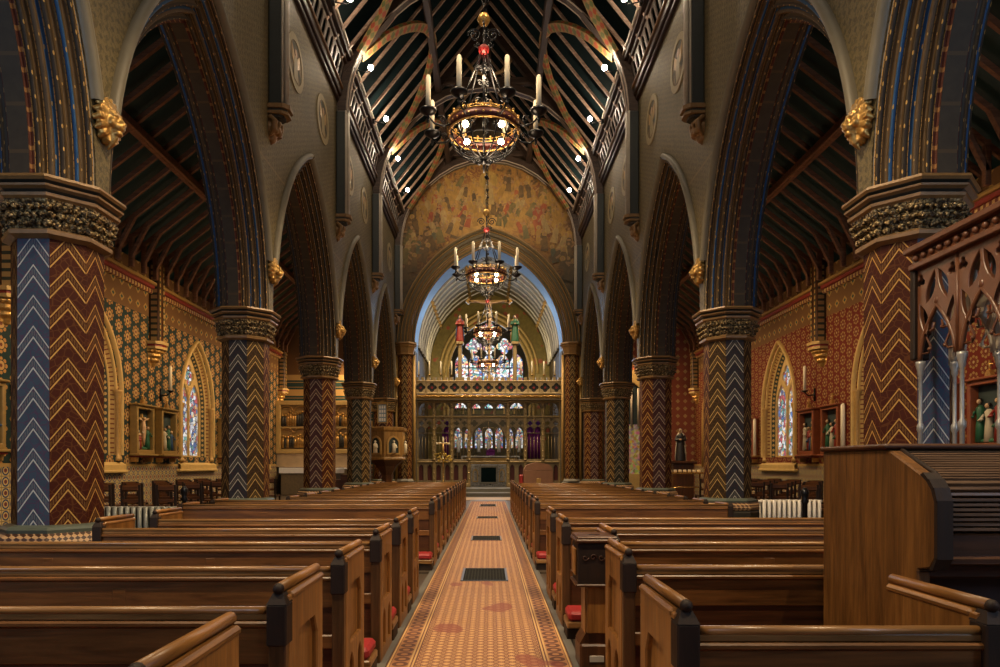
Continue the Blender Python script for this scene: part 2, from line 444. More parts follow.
def glass(name, strength, tint=(1,1,1), scale=9, sat=1):
    m = Mat(name); x, y, z = m.xyz(); vec = m.vec(x+y, z, 0.0)
    cell = m.vor(scale, vec, out=1, kind='Object'); d = m.vor(scale, vec, feat='DISTANCE_TO_EDGE')
    n = m.t.nodes.new('ShaderNodeSeparateColor'); m.t.links.new(cell.s, n.inputs[0]); r = E(m.t, n.outputs[0]); g = E(m.t, n.outputs[1])
    col = m.ramp(r, [(0,(.04,.12,.34)),(.14,(.5,.04,.04)),(.30,(.75,.72,.62)),(.5,(.10,.30,.25)),(.62,(.80,.80,.85)),(.78,(.75,.42,.12)),(.90,(.20,.10,.14))], 'CONSTANT')
    col = m.mix(.08, col, tint); lead = d.lt(.045)
    col = m.mix(lead, col, (.003,.003,.003)); col = m.mix(g*.6, col, (.02,.02,.03))
    return m.out((.02,.02,.02), .2, emit=col, es=strength)
M['glass'] = glass('stained_glass', .8, (.75,.85,1)); M['glass_east'] = glass('east_window_glass', 1.5, (.75,.85,1), 6.5)
M['daylight'] = Mat('daylight_glass').out((.6,.7,.8), emit=(.45,.66,1), es=1.2)

def diamonds(name, a, b, c_, s=5):
    m = Mat(name); x, y, z = m.xyz('UV'); f = ((x*s).fr()-.5).ab() + (y-.5).ab()
    c = m.mix((x*s*.5).fr().lt(.5), a, b); c = m.mix(f.gt(.52), c, c_); c = m.mix((y-.5).ab().gt(.42), c, (.35,.20,.07))
    n = m.noise(12, 3); c = m.mix(n*.4, c, (.05,.03,.02))
    return m.out(c, .5)
M['brace'] = diamonds('painted_wind_brace', (.42,.06,.02), (.13,.15,.04), (.36,.22,.06), 5)
M['rafter'] = wood('rafter_wood', (.20,.12,.08), (.60,.42,.31), 'x', rough=.5, coat=0)
M['rafter_brown'] = wood('aisle_rafter_wood', (.11,.045,.02), (.30,.14,.07), 'x', rough=.5, coat=0)
M['beam'] = wood('roof_beam', (.018,.010,.007), (.075,.04,.026), 'y', rough=.5, coat=0)
# ------------------------------------------------------------------ camera
cam = bpy.data.cameras.new('camera'); cam.sensor_width = 36; cam.lens = 23.8; cam.shift_x = .010; cam.shift_y = .1315; cam.clip_start = .05
co = bpy.data.objects.new('camera', cam); COL.objects.link(co); co.location = (.068, 0, 1.3); co.rotation_euler = (PI/2, 0, 0); sc.camera = co

Y = lambda k: 7.2 + 5.52*k
WX = 4.15; WC = 4.63; SPR = 4.22
SIDE = {-1: 'pulpit side', 1: 'console side'}; NM = {-1: 'left', 1: 'right'}

# ------------------------------------------------------------------ floor
fl = MB().box(-9.6, 9.6, -1.5, 46, -.2, 0); floor = struct(fl, 'floor', M['floor'])
tl = MB().box(-.6, .6, -.3, 23.4, 0, .012); struct(tl, 'floor_tile_runner', M['tiles'])
st = MB().box(-.66, -.6, -.3, 23.4, 0, .02).box(.6, .66, -.3, 23.4, 0, .02).box(-.66, .66, 23.4, 24.3, 0, .013); struct(st, 'floor_stone_kerb', M['stone_floor'])
b1 = MB().box(-3.9, 3.9, 24.3, 26.3, 0, .014); struct(b1, 'floor_buff_band', plain('buff_tiles', (.34,.22,.09), .45, scale=4))
stp = MB().box(-3.9, 3.9, 27.2, 28.4, 0, .14).box(-3.9, 3.9, 28.4, 31.2, 0, .28); struct(stp, 'floor_chancel_step', M['stone_floor'])
for i, (y0, y1) in enumerate(((7.35, 8.2), (11.3, 11.95), (16.0, 16.5), (20.6, 21.6))):
    o = MB(); o.box(-.235, .245, y0, y1, .0125, .016, 0)
    o.box(-.26, .27, y0-.02, y0, .0125, .02, 1).box(-.26, .27, y1, y1+.02, .0125, .02, 1).box(-.26, -.235, y0, y1, .0125, .02, 1).box(.245, .27, y0, y1, .0125, .02, 1)
    g = o.build('heating_grate', [M['grating'], M['black_iron']])
    tag(g, ['black iron heating grate in the tiled aisle, first from the camera end', 'narrow iron heating grate in the tiled aisle, second from the camera end', 'iron heating grate in the tiled aisle, third from the camera end', 'small iron heating grate in the tiled aisle just before the chancel steps'][i], 'grate', 'grates along the aisle')

# ------------------------------------------------------------------ nave columns
def octring(r_in, z): return (r_in/math.cos(PI/8), z)
def oc(r_in, z): return octring(r_in-.055, z)
def column(s, k):
    cx = s*WC; cy = Y(k)
    lab = {0: 'widest painted octagonal column, first from the camera', 1: 'second painted octagonal column from the camera', 2: 'third painted octagonal column from the camera', 3: 'fourth painted octagonal column from the camera', 4: 'last painted octagonal column beside the chancel arch'}[k]
    t = thing('nave_column', '%s, %s, with gold chevrons' % (lab, SIDE[s]), 'column', (cx, cy, 0), group='painted nave columns')
    R = .40
    b = MB(); b.lathe([oc(.62, 0), oc(.62, .42), oc(.58, .46)], n=8, ph=PI/8, mi=0, sm=False)
    b.lathe([oc(.60, .46), oc(.62, .50), oc(.60, .56), oc(.55, .60)], n=8, ph=PI/8, mi=1, sm=False)
    b.lathe([oc(.545, .60), oc(.555, .635), oc(.53, .66), oc(.47, .68)], n=8, ph=PI/8, mi=2, sm=False)
    b.build('base', [M['dark_stone'], M['foliage_gold'], M['base_green']], t)
    # painted shaft: faces numbered so that 'front' looks down the nave
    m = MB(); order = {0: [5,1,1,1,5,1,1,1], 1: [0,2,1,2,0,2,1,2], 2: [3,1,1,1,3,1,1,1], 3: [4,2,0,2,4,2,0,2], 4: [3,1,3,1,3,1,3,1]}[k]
    rr = R/math.cos(PI/8)
    for f in range(8):
        a0 = -PI/2 - PI/8 + f*PI/4; a1 = a0 + PI/4
        p = [(rr*math.cos(a0), rr*math.sin(a0)), (rr*math.cos(a1), rr*math.sin(a1))]
        m.add([(p[0][0],p[0][1],.66), (p[1][0],p[1][1],.66), (p[1][0],p[1][1],3.70), (p[0][0],p[0][1],3.70)], [(0,1,2,3)], order[f], [[(0,.66),(1,.66),(1,3.7),(0,3.7)]])
    m.build('shaft', CH, t)
    c = MB()
    c.lathe([oc(.465,3.63), oc(.53,3.66), oc(.535,3.70), oc(.48,3.73)], n=8, ph=PI/8, mi=0, sm=False)
    c.lathe([oc(.57,4.0), oc(.60,4.02), oc(.605,4.05), oc(.56,4.07), oc(.59,4.09), oc(.63,4.11), oc(.635,4.13), oc(.59,4.145), oc(.64,4.165), oc(.66,4.19), oc(.65,4.22)], n=8, ph=PI/8, mi=0, sm=False, mis=[0,0,1,1,0,0,1,1,0,0])
    c.build('capital', [M['cap_gold'], M['dark_stone']], t)
    # carved leaf band: bell and leaf lumps
    l = MB(); l.lathe([oc(.475,3.72), oc(.49,3.80), oc(.53,3.92), oc(.57,4.0)], n=8, ph=PI/8, mi=0, sm=False)
    rnd = random.Random(3)
    for ring, (zz, rad) in enumerate(((3.775,.45),(3.85,.475),(3.93,.505))):
        for f in range(8):
            a = -PI/2 + f*PI/4; tx, ty = -math.sin(a), math.cos(a)
            for j in range(6):
                q = (-.4 + .16*j + (.08 if ring % 2 else 0))*rad*.98
                x = rad*math.cos(a) + tx*q; y = rad*math.sin(a) + ty*q
                s3 = .030 + rnd.random()*.016
                l.ball((x, y, zz + rnd.uniform(-.01,.01)), (s3, s3, s3*.8), n=6)
    l.build('leaf_carving', [M['foliage']], t)
    return t
M['foliage_gold'] = strip('base_beading', (.30,.16,.06), (.04,.02,.012), .05, .2, kind='bar')
m = Mat('base_beaded_gold'); x, y, z = m.xyz(); f = (((x+y)*13.0).fr()-.5).ab()+(((z)*22.0).fr()-.5).ab()
M['foliage_gold'] = m.out(m.mix(f.lt(.5), (.06,.025,.012), (.50,.30,.14)), .5)
M['base_green'] = plain('base_roll_green', (.10,.115,.085), .4, var=.2)
M['cap_gold'] = plain('capital_gold_brown', (.21,.115,.04), .4, .1, var=.35, scale=14)
for s in (-1, 1):
    for k in range(5): column(s, k)

# ------------------------------------------------------------------ arcade walls and arches
A0 = 2.64; RISE = 4.24
def wall_poly(z1, y0, ya, yb):
    p = [(y0, SPR)]
    for k in range(-1, 4):
        c = (Y(k)+Y(k+1))/2
        p += pointed(c, SPR, A0, RISE, 16)
    p += [(29.8, SPR), (29.8, z1), (y0, z1)]
    return p
for s in (-1, 1):
    w = MB(); w.shape([wall_poly(11.85, 1.4, 0, 0)], 'x', s*WX, s*(WX+1.0)); struct(w, 'wall_' + NM[s], M['navewall'])

def arch_profile():
    """(radial inward, depth) with strip materials, wall face to middle of the soffit"""
    P0 = Vector((.0, .0)); P1 = Vector((.45, .40)); d = (P1-P0); L = d.length; d.normalize(); nrm = Vector((d.y, -d.x))  # towards room
    segs = [(.025, 'f', 5), (.017, 'f', 1), (.060, 'h', 3), (.017,'f',1), (.085, 'r', 0), (.050, 'h', 2), (.017, 'f', 1), (.080, 'r', 0), (.070, 'h', 3), (.017, 'f', 1), (.045, 'r', 2), (.075, 'h', 0), (.017,'f',1), (.060, 'r', 0), (.060,'h',3),(.017,'f',1),(.060,'r',4)]
    tot = sum(a[0] for a in segs); out = []; t = 0
    for w, ty, mi in segs:
        w = w*L/tot; n = 1 if ty == 'f' else 4; pts = []
        for i in range(n+1):
            q = i/n; off = {'f': .012, 'r': .034*math.sin(PI*q), 'h': -.030*math.sin(PI*q)}[ty]
            p = P0 + d*(t + w*q) + nrm*off*(-1)
            pts.append((p.x, p.y))
        out.append((pts, mi)); t += w
    out.append(([(.45,.40), (.45,.50)], 6))
    return out
PROF = arch_profile()
def sweep_arch(mb, path, prof, place, mir):
    """path: list of (u,z,nu,nz) with outward normals; place(u,z,depth)"""
    s_ = [0]
    for a, b in zip(path, path[1:]): s_.append(s_[-1] + math.hypot(b[0]-a[0], b[1]-a[1]))
    for pts, mi in prof:
        m = len(pts); vs = []; fs = []; uv = []
        for (u, z, nu, nz) in path:
            for r, d in pts: vs.append(place(u - nu*r, z - nz*r, d))
        for i in range(len(path)-1):
            for j in range(m-1):
                q = (i*m+j, i*m+j+1, (i+1)*m+j+1, (i+1)*m+j); w = [(s_[i], j/(m-1)), (s_[i], (j+1)/(m-1)), (s_[i+1], (j+1)/(m-1)), (s_[i+1], j/(m-1))]
                if mir: q = q[::-1]; w = w[::-1]
                fs.append(q); uv.append(w)
        mb.add(vs, fs, mi, uv, sm=True)
def arch_path(c, zs, a, rise, n, z0=None):
    R = (rise*rise + a*a)/(2*a); th = math.acos((R-a)/R); out = []
    for i in range(n+1):
        t = th*i/n; out.append((c - a + R - R*math.cos(t), zs + R*math.sin(t), -math.cos(t), math.sin(t)))
    return out, [(2*c - u, z, -nu, nz) for u, z, nu, nz in out]
def arcade_arch(s, k):
    c = (Y(k)+Y(k+1))/2
    where = {-1: 'the arch nearer than the first column', 0: 'between the first and second columns', 1: 'between the second and third columns', 2: 'between the third and fourth columns', 3: 'between the fourth column and the chancel arch'}[k]
    t = thing('arcade_arch', 'pointed arch of painted mouldings, %s, %s' % (where, SIDE[s]), 'arch', (0,0,0), group='nave arcade arches')
    mb = MB(); L, Rr = arch_path(c, SPR, A0, RISE, 22)
    for dirn in (1, -1):
        pl = (lambda u, z, d: (s*(WX + d), u, z)) if dirn == 1 else (lambda u, z, d: (s*(WX + 1.0 - d), u, z))
        sweep_arch(mb, L, PROF, pl, (s*dirn < 0)); sweep_arch(mb, Rr, PROF, pl, (s*dirn > 0))
    mb.build('moulded_orders', ARC if k < 1 else ARC_FAR, t)
    h = MB(); hp = [([(-.13,.0),(-.13,-.05),(-.10,-.09),(-.055,-.105),(-.02,-.08),(-.0,-.04),(.0,.01)], 0)]
    for P, mir in ((L, s < 0), (Rr, s > 0)):
        P2 = [p for p in P if p[1] > 5.0]
        sweep_arch(h, P2, hp, lambda u, z, d: (s*(WX + d), u, z), mir)
    h.build('hood_mould', [M['hood']], t)
    return t
M['hood'] = plain('hood_mould_stone', (.17,.145,.095), .5, var=.25, scale=4)
for s in (-1, 1):
    for k in range(-1, 4): arcade_arch(s, k)

# ------------------------------------------------------------------ carved heads (lion masks) at the hood springings
def mask_mesh():
    m = MB(); rnd = random.Random(5)
    m.ball((0,0,-.01), (.13,.155,.20)); m.ball((.09,0,.03), (.09,.11,.10)); m.ball((.15,0,-.05), (.075,.07,.06)); m.ball((.14,0,-.12), (.06,.055,.035))
    m.tube([(.15,0,.07),(.20,0,-.01),(.215,0,-.035)], [.025,.03,.038], 8)
    for q in (-1, 1):
        m.ball((.15,q*.05,.055), (.03,.045,.018)); m.ball((.12,q*.075,-.02), (.05,.04,.05)); m.tube([(.13,q*.02,.095),(.15,q*.06,.10),(.11,q*.10,.08)], .018, 6)
        m.ball((.195,q*.028,-.05), .024)
        for i in range(9):
            a = -1.5 + i*.42; r0 = .10; r1 = .185 + rnd.uniform(-.02,.02)
            m.tube([(.06, q*r0*math.cos(a), .02+r0*math.sin(a)*1.1), (.05, q*.18*math.cos(a+.15), .02+.19*math.sin(a+.15)*1.15), (-.01, q*r1*math.cos(a+.05), .01+r1*math.sin(a+.05)*1.2)], [.05,.045,.025], 6)
            m.tube([(.10, q*.09*math.cos(a), .05+.09*math.sin(a)), (.09, q*.14*math.cos(a), .04+.15*math.sin(a))], [.02,.012], 6)
    m.tube([(.12,0,-.14),(.09,0,-.22),(.03,0,-.29)], [.045,.035,.01], 7); m.box(-.10,.0,-.10,.10,-.18,.20)
    return m
mk = remesh(mask_mesh(), .011, 'gilded_mask', [M['gold']])
def place_mask(o, s, k):
    o.location = (s*(WX-.02), Y(k), 5.02); o.rotation_euler = (0, 0, PI if s > 0 else 0)
    tag(o, 'gilded lion mask where hood mouldings meet above the %s column from the camera, %s' % (ORD[k], SIDE[s]), 'carving', 'gilded masks of the arcade')
first = True
for s in (-1, 1):
    for k in range(0, 5):
        o = mk if first else mk.copy()
        if not first: COL.objects.link(o)
        first = False; place_mask(o, s, k)

# ------------------------------------------------------------------ wall shafts on carved corbels
def corbel_mesh():
    m = MB(); rnd = random.Random(9)
    m.ball((.0,0,-.34), (.13,.15,.17)); m.ball((.08,0,-.36), (.09,.10,.10)); m.ball((.14,0,-.42), (.05,.05,.05)); m.ball((.02,0,-.50), (.08,.08,.09))
    for q in (-1,1):
        m.tube([(.02,q*.12,-.16),(.12,q*.15,-.26),(.10,q*.13,-.40),(.02,q*.10,-.50)], [.05,.05,.045,.02], 7)
        m.tube([(.10,q*.03,-.20),(.17,q*.05,-.25),(.16,q*.05,-.33)], [.03,.03,.02], 6)
        for i in range(5): m.ball((.05+rnd.uniform(0,.1), q*rnd.uniform(.04,.14), -.2-rnd.uniform(0,.3)), .04, 8)
    m.tube([(.02,0,-.55),(0,0,-.62)], [.04,.012], 6); m.box(-.14,.0,-.10,.10,-.56,-.1)
    return m
cm = remesh(corbel_mesh(), .014, 'head_corbel', [M['corbel_wood']]) if False else None
M['corbel_wood'] = plain('bronzed_corbel', (.24,.135,.055), .35, .3, var=.5, scale=16)
def wall_shaft(s, k):
    t = thing('wall_shaft', 'dark roof shaft on a carved corbel above the %s column from the camera, %s' % (ORD[k], SIDE[s]), 'roof shaft', (s*WX, Y(k), 8.1), rz=(0 if s < 0 else PI), group='roof shafts')
    b = MB(); b.cbox(0, .27, -.17, .17, 0, 2.9, .03); b.build('shaft', [M['shaft_dark']], t)
    e = MB(); e.tube([(.30,0,.02),(.30,0,2.9)], .055, 8).tube([(.27,-.15,.02),(.27,-.15,2.9)], .022, 6).tube([(.27,.15,.02),(.27,.15,2.9)], .022, 6); e.build('front_roll', [M['pale_edge']], t, label='roll along the front edge, its lit side painted pale')  # pale rolls put the lit side of the shaft into the colour
    c = MB()
    for z0, z1, r, mi in ((-.02,.06,.26,0),(-.07,-.02,.22,1),(-.12,-.07,.24,0),(-.17,-.12,.18,1)):
        c.prism([(0,-r*.8),(r*1.1,-r*.8),(r*1.55,-r*.4),(r*1.55,r*.4),(r*1.1,r*.8),(0,r*.8)], 'z', z0, z1, mi)
    c.build('abacus', [M['cap_gold'], M['dark_stone']], t)
    return t
M['shaft_dark'] = strip('shaft_dark', (.018,.022,.020), (.05,.035,.02), .3, .1)
M['shaft_dark'] = plain('shaft_dark_paint', (.016,.020,.019), .4, var=.4)
shafts = {}
cproto = remesh(corbel_mesh(), .014, 'head_corbel', [M['corbel_wood']])
firstc = True
for s in (-1, 1):
    for k in range(1, 5):
        t = wall_shaft(s, k)
        o = cproto if firstc else cproto.copy()
        if not firstc: COL.objects.link(o)
        firstc = False; o.parent = t; o.name = 'carved_head'; o.scale = (1.2,1.25,1.05)

# ------------------------------------------------------------------ painted roundels
M['ring_cream'] = plain('roundel_ring_cream', (.34,.27,.14), .6, var=.3, scale=10)
m = Mat('roundel_field'); n = m.noise(4, 3); M['roundel_field'] = m.out(m.ramp(n, [(.35,(.05,.05,.025)),(.5,(.15,.10,.045)),(.6,(.24,.17,.08))]), .7)
def roundel(s, y, lab):
    t = thing('painted_roundel', lab, 'roundel', (s*WX, y, 10.0), rz=(0 if s < 0 else PI), group='roundels high on the nave walls')
    m = MB(); m.shape([circ(0,0,.58,40), circ(0,0,.44,40)[::-1]], 'x', 0, .022); m.build('ring', [M['ring_cream']], t)
    m = MB(); m.shape([circ(0,0,.44,32)], 'x', 0, .012); m.build('field', [M['roundel_field']], t)
    m = MB(); m.shape([[(-.13,-.38),(.15,-.38),(.12,-.02),(.09,.13),(.27,.28),(.19,.02),(.2,-.2),(.13,-.1)][0:4] + [(-.07,.13),(-.14,-.02)]], 'x', .012, .02, 0); m.shape([circ(.01,.21,.085,14)], 'x', .012, .021, 1)
    m.shape([[(.08,.12),(.30,.30),(.26,.0),(.14,-.08)]], 'x', .012, .018, 2).shape([[(-.08,.12),(-.14,-.08),(-.26,.0),(-.30,.30)]], 'x', .012, .018, 2)
    m.build('painted_angel', [M['ring_cream'], M['skin_paint'], M['gold_dull']], t)
for s in (-1, 1):
    for k in range(0, 4):
        for j, dy in enumerate((-1.17, 1.17)):
            roundel(s, (Y(k)+Y(k+1))/2 + dy, 'cream ringed angel roundel, %s of pair above the %s full arch, %s' % (('nearer','further')[j], ORD[k], SIDE[s]))
# ------------------------------------------------------------------ clerestory cornice, cove panels, plate
def beam_y(mb, s, x0, x1, z0, z1, y0, y1, mi=0): mb.cbox(s*x0, s*x1, y0, y1, z0, z1, .02, mi)
M['line_gold'] = plain('cornice_line', (.20,.12,.055), .4, var=.3)
M['pierced'] = plain('pierced_cove_dark', (.15,.12,.10), .45, var=.4)
for s in (-1, 1):
    c = MB(); beam_y(c, s, 4.0, 4.2, 11.42, 11.62, 1.6, 29.7); beam_y(c, s, 4.06, 4.2, 11.30, 11.42, 1.6, 29.7); beam_y(c, s, 3.94, 4.1, 11.60, 11.66, 1.6, 29.7, 1)
    struct(c, 'trim_1_'+NM[s] if False else 'trim_%d' % (1 if s < 0 else 2), [M['beam'], M['line_gold']])
    p = MB(); beam_y(p, s, 3.72, 3.98, 12.36, 12.62, 1.6, 29.7); beam_y(p, s, 3.68, 3.80, 12.52, 12.57, 1.6, 29.7, 1); beam_y(p, s, 3.84, 4.0, 12.28, 12.38, 1.6, 29.7, 0)
    struct(p, 'trim_%d' % (3 if s < 0 else 4), [M['beam'], M['pale_edge']])
    # pierced cove: lancet holes cut in sloping boards, one panel per bay
    a = Vector((s*4.10, 0, 11.64)); b = Vector((s*3.93, 0, 12.32)); e = (b-a); H = e.length; e.normalize()
    for k in range(1, 4):
        loops = [[(0,0),(5.2,0),(5.2,H),(0,H)]]; n = 15; wv = 5.2/n
        for i in range(n):
            cx = (i+.5)*wv; loops.append(lancet(cx, .07, H-.22, wv*.34, .14, 3)[::-1]); 
        mb = MB(); mb.shape(loops, 'x', -.02, .02)
        mb.v = [tuple(Vector((0, Y(k)+.16+v[1], 0)) + a + e*v[2] + Vector((s*.7,0,.5))*v[0]) for v in mb.v]
        o = mb.build('pierced_cove', [M['pierced']]); tag(o, 'pierced timber cove under the roof, bay between the %s and %s columns, %s' % (ORD[k], ORD[k+1], SIDE[s]), 'panel', 'pierced coves')
    bk = MB().box(s*4.25, s*4.3, 1.6, 29.7, 11.6, 12.9); struct(bk, 'trim_%d' % (5 if s < 0 else 6), M['black_teal'])
# ------------------------------------------------------------------ nave roof
RZ0 = 12.5; RX0 = 3.75; RIDGE = 17.15
def rz(x): return RZ0 + (RX0-abs(x))/RX0*(RIDGE-RZ0)
rb = MB()
for s in (-1, 1):
    v = [(s*4.35, 1.4, rz(4.35)+.30), (s*4.35, 30, rz(4.35)+.30), (0, 30, RIDGE+.30), (0, 1.4, RIDGE+.30)]
    v2 = [(a, b, c+.1) for a, b, c in v]
    rb.add(v+v2, [(0,1,2,3),(7,6,5,4),(0,4,5,1),(1,5,6,2),(2,6,7,3),(3,7,4,0)])
ceiling = struct(rb, 'ceiling', [M['black_teal']])
for s in (-1, 1):
    for i in range(29):
        y = Y(0) + .3 + i*.79
        r = MB(); r.bar((s*3.95, y, rz(3.95)-.02), (s*.05, y, rz(.05)-.02), .07, .075, up=(0,1,0)); 
        o = r.build('rafter', [M['rafter']], ceiling)
    for xx in (1.78,):
        pm = MB(); pm.cbox(s*(xx-.11), s*(xx+.11), 1.5, 29.9, rz(xx)-.34, rz(xx)-.04, .03); o = pm.build('purlin', [M['purlin']] if 'purlin' in M else [M['beam']], ceiling)
M['truss'] = wood('truss_wood', (.022,.013,.009), (.085,.05,.034), 'x', rough=.45, coat=.1)
M['truss_edge'] = plain('truss_edge_lit_tone', (.36,.28,.22), .4, var=.3, scale=6)  # pale colour stands for light on the inner brace edge
TP = [(3.86,10.95),(3.86,11.2),(3.80,11.7),(3.68,12.2),(3.45,12.75),(3.10,13.2),(2.65,13.68),(2.15,14.1),(1.5,14.48),(.8,14.72),(0,14.8)]
def rect_sweep(mb, pts, w, d, y, mi=0):
    """ribbon of rectangular section in the x-z plane: inner line pts, thickness d outward"""
    m = len(pts); vs = []
    for i, p in enumerate(pts):
        q0 = pts[max(i-1,0)]; q1 = pts[min(i+1,m-1)]; tx, tz = q1[0]-q0[0], q1[1]-q0[1]; L = math.hypot(tx,tz); nx, nz = tz/L, -tx/L
        if nx*p[0] + nz*(p[1]-11) < 0: nx, nz = -nx, -nz
        for o, yy in ((0,-w/2),(0,w/2),(d,w/2),(d,-w/2)): vs.append((p[0]+nx*o, y+yy, p[1]+nz*o))
    fs = []
    for i in range(m-1):
        for j in range(4): fs.append((i*4+j, i*4+(j+1)%4, (i+1)*4+(j+1)%4, (i+1)*4+j))
    fs += [(0,1,2,3), tuple((m-1)*4+j for j in (3,2,1,0))]
    mb.add(vs, fs, mi)
def truss(k, lab):
    t = thing('roof_truss', lab, 'roof truss', (0, Y(k), 0), group='arched roof trusses')
    y = 0
    full = [(-x, z) for x, z in TP] + [(x, z) for x, z in TP[::-1]][1:]
    m = MB(); rect_sweep(m, full, .22, .26, y); m.build('arched_brace', [M['truss']], t)
    m = MB()
    for q in (-.12, .12): m.tube([(x, q, z) for x, z in full], .022, 6)
    m.build('edge_roll', [M['truss_edge']], t, label='rolls along the brace edge, lit tone painted pale')
    m = MB()
    for s in (-1,1): m.bar((s*4.0,0,rz(4.0)-.04),(0,0,RIDGE-.04), .24, .26, up=(0,1,0))
    m.build('principal_rafter', [M['truss']], t)
    m = MB(); m.cbox(-2.2,2.2,-.11,.11,14.95,15.2,.03); m.build('collar', [M['truss']], t)
    m = MB(); m.cbox(-.11,.11,-.11,.11,15.2,16.8,.03); m.build('king_post', [M['truss']], t)
    m = MB()
    for s in (-1,1): m.tube([(s*.1,0,15.3),(s*.5,0,15.45),(s*.85,0,15.9)], .07, 6)
    m.build('curved_strut', [M['brace']], t)
    return t
truss(2, 'first arched roof truss from the camera, springing above the third columns')
truss(3, 'middle arched roof truss, springing above the fourth columns')
truss(4, 'far arched roof truss framing the wall painting')
# painted wind braces in the roof slope: two arcs per bay and side
def wind_brace(s, k, lab):
    y0, y1 = Y(k), Y(k+1); pts = []
    for i in range(17):
        u = i/16; yy = y0 + .1 + (y1-y0-.2)*u; a = math.sin(PI*u)**.62; x = 3.55 - 1.75*a
        pts.append(Vector((s*x, yy, rz(x) - .10)))
    nrm = Vector((s*(RIDGE-RZ0), 0, RX0)).normalized() * -1
    vs = []; fs = []; uv = []; m = 17; L = 0; Ls = [0]
    for a, b in zip(pts, pts[1:]): L += (b-a).length; Ls.append(L)
    for i, p in enumerate(pts):
        d = (pts[min(i+1,16)] - pts[max(i-1,0)]).normalized(); w = d.cross(nrm).normalized()*.13
        for q in (p-w, p+w, p+w+nrm*.12, p-w+nrm*.12): vs.append(tuple(q))
    for i in range(16):
        for j in range(4):
            fs.append((i*4+j, i*4+(j+1)%4, (i+1)*4+(j+1)%4, (i+1)*4+j)); uv.append([(Ls[i],0),(Ls[i],1),(Ls[i+1],1),(Ls[i+1],0)])
    mb = MB(); mb.add(vs, fs, 0, uv); o = mb.build('wind_brace', [M['brace']]); tag(o, lab, 'brace', 'painted wind braces')
for s in (-1,1):
    for k in (1,2,3): wind_brace(s, k, 'painted curved wind brace, roof bay between %s and %s columns, %s' % (ORD[k], ORD[k+1], SIDE[s]))

# roof lamps on the wall plate
def roof_lamp(s, y, lab):
    t = thing('roof_lamp', lab, 'lamp', (s*3.36, y, 12.34), rz=(0 if s < 0 else PI), group='bright lamps along the roof plate')
    MB().cbox(-.36,-.28,-.05,.05,-.04,.10,.01).tube([(-.30,0,.03),(0,0,-.03)], .016, 6).tube([(0,0,-.02),(.06,0,.02),(.06,0,.06)], .014, 6).build('bracket', [M['black_iron']], t)
    MB().ball((.08,0,.11), .075, 12).build('bulb', [M['bulb_white']], t)
    l = bpy.data.lights.new('roof_lamp_light', 'POINT'); l.energy = NAVE_LAMP; l.color = (1,.80,.58); l.shadow_soft_size = .06
    lo = bpy.data.objects.new('roof_lamp_light', l); COL.objects.link(lo); lo.location = (s*3.22, y, 12.46)
NAVE_LAMP = 55
for s in (-1,1):
    for j in range(9):
        y = 15.8 + 2.75*(j-4)
        if j < 4: roof_lamp(s, y, 'bare roof lamp on the plate above the pews, %s, closer than the visible arches' % SIDE[s])
        else: roof_lamp(s, y, 'bare bright roof lamp, %s of five going away from the camera, %s' % (ORD[j-4], SIDE[s]))
# ------------------------------------------------------------------ chancel wall, arch, mural
CY = 29.75; CS = 6.75; CA = 4.12; CR = 5.25
def cpath(a, rise, n=18): return arch_path(0, CS, a, rise, n)
w = MB(); loops = [[(-9.2,0),(-3.3,0),(-3.3,CS-.3),(-CA+.3,CS)] + pointed(0, CS, CA-.3, CR-.35, 18)[1:-1] + [(CA-.3,CS),(3.3,CS-.3),(3.3,0),(9.2,0),(9.2,9.7),(5.2,9.9),(4.3,13),(0,17.2),(-4.3,13),(-5.2,9.9),(-9.2,9.7)]]
w.shape(loops, 'y', CY, CY+.9); struct(w, 'wall_back', [plain('chancel_wall_dark', (.10,.075,.04), .7, var=.35, scale=3)])
t = thing('chancel_arch', 'great moulded chancel arch with gilt bands under the wall painting', 'arch', (0,0,0))
mb = MB(); L, Rr = cpath(CA, CR)
CP = [(u*1.72, d*1.2) for u, d in [(0,0)]]
prof = [([(r*1.70, d*1.05 - .10) for r, d in pts], mi) for pts, mi in PROF[:-1]]
sweep_arch(mb, L, prof, lambda u,z,d: (u, CY+d, z), True); sweep_arch(mb, Rr, prof, lambda u,z,d: (u, CY+d, z), False)
ARC2 = [plain('chancel_arch_brown', (.22,.125,.045), .45, var=.5, scale=12), ARC[1], plain('chancel_arch_deep', (.05,.03,.018), .5, var=.4), plain('chancel_arch_olive', (.11,.085,.04), .5, var=.4), ARC[4], ARC[5], ARC[6]]
mb.build('moulded_orders', ARC2, t)
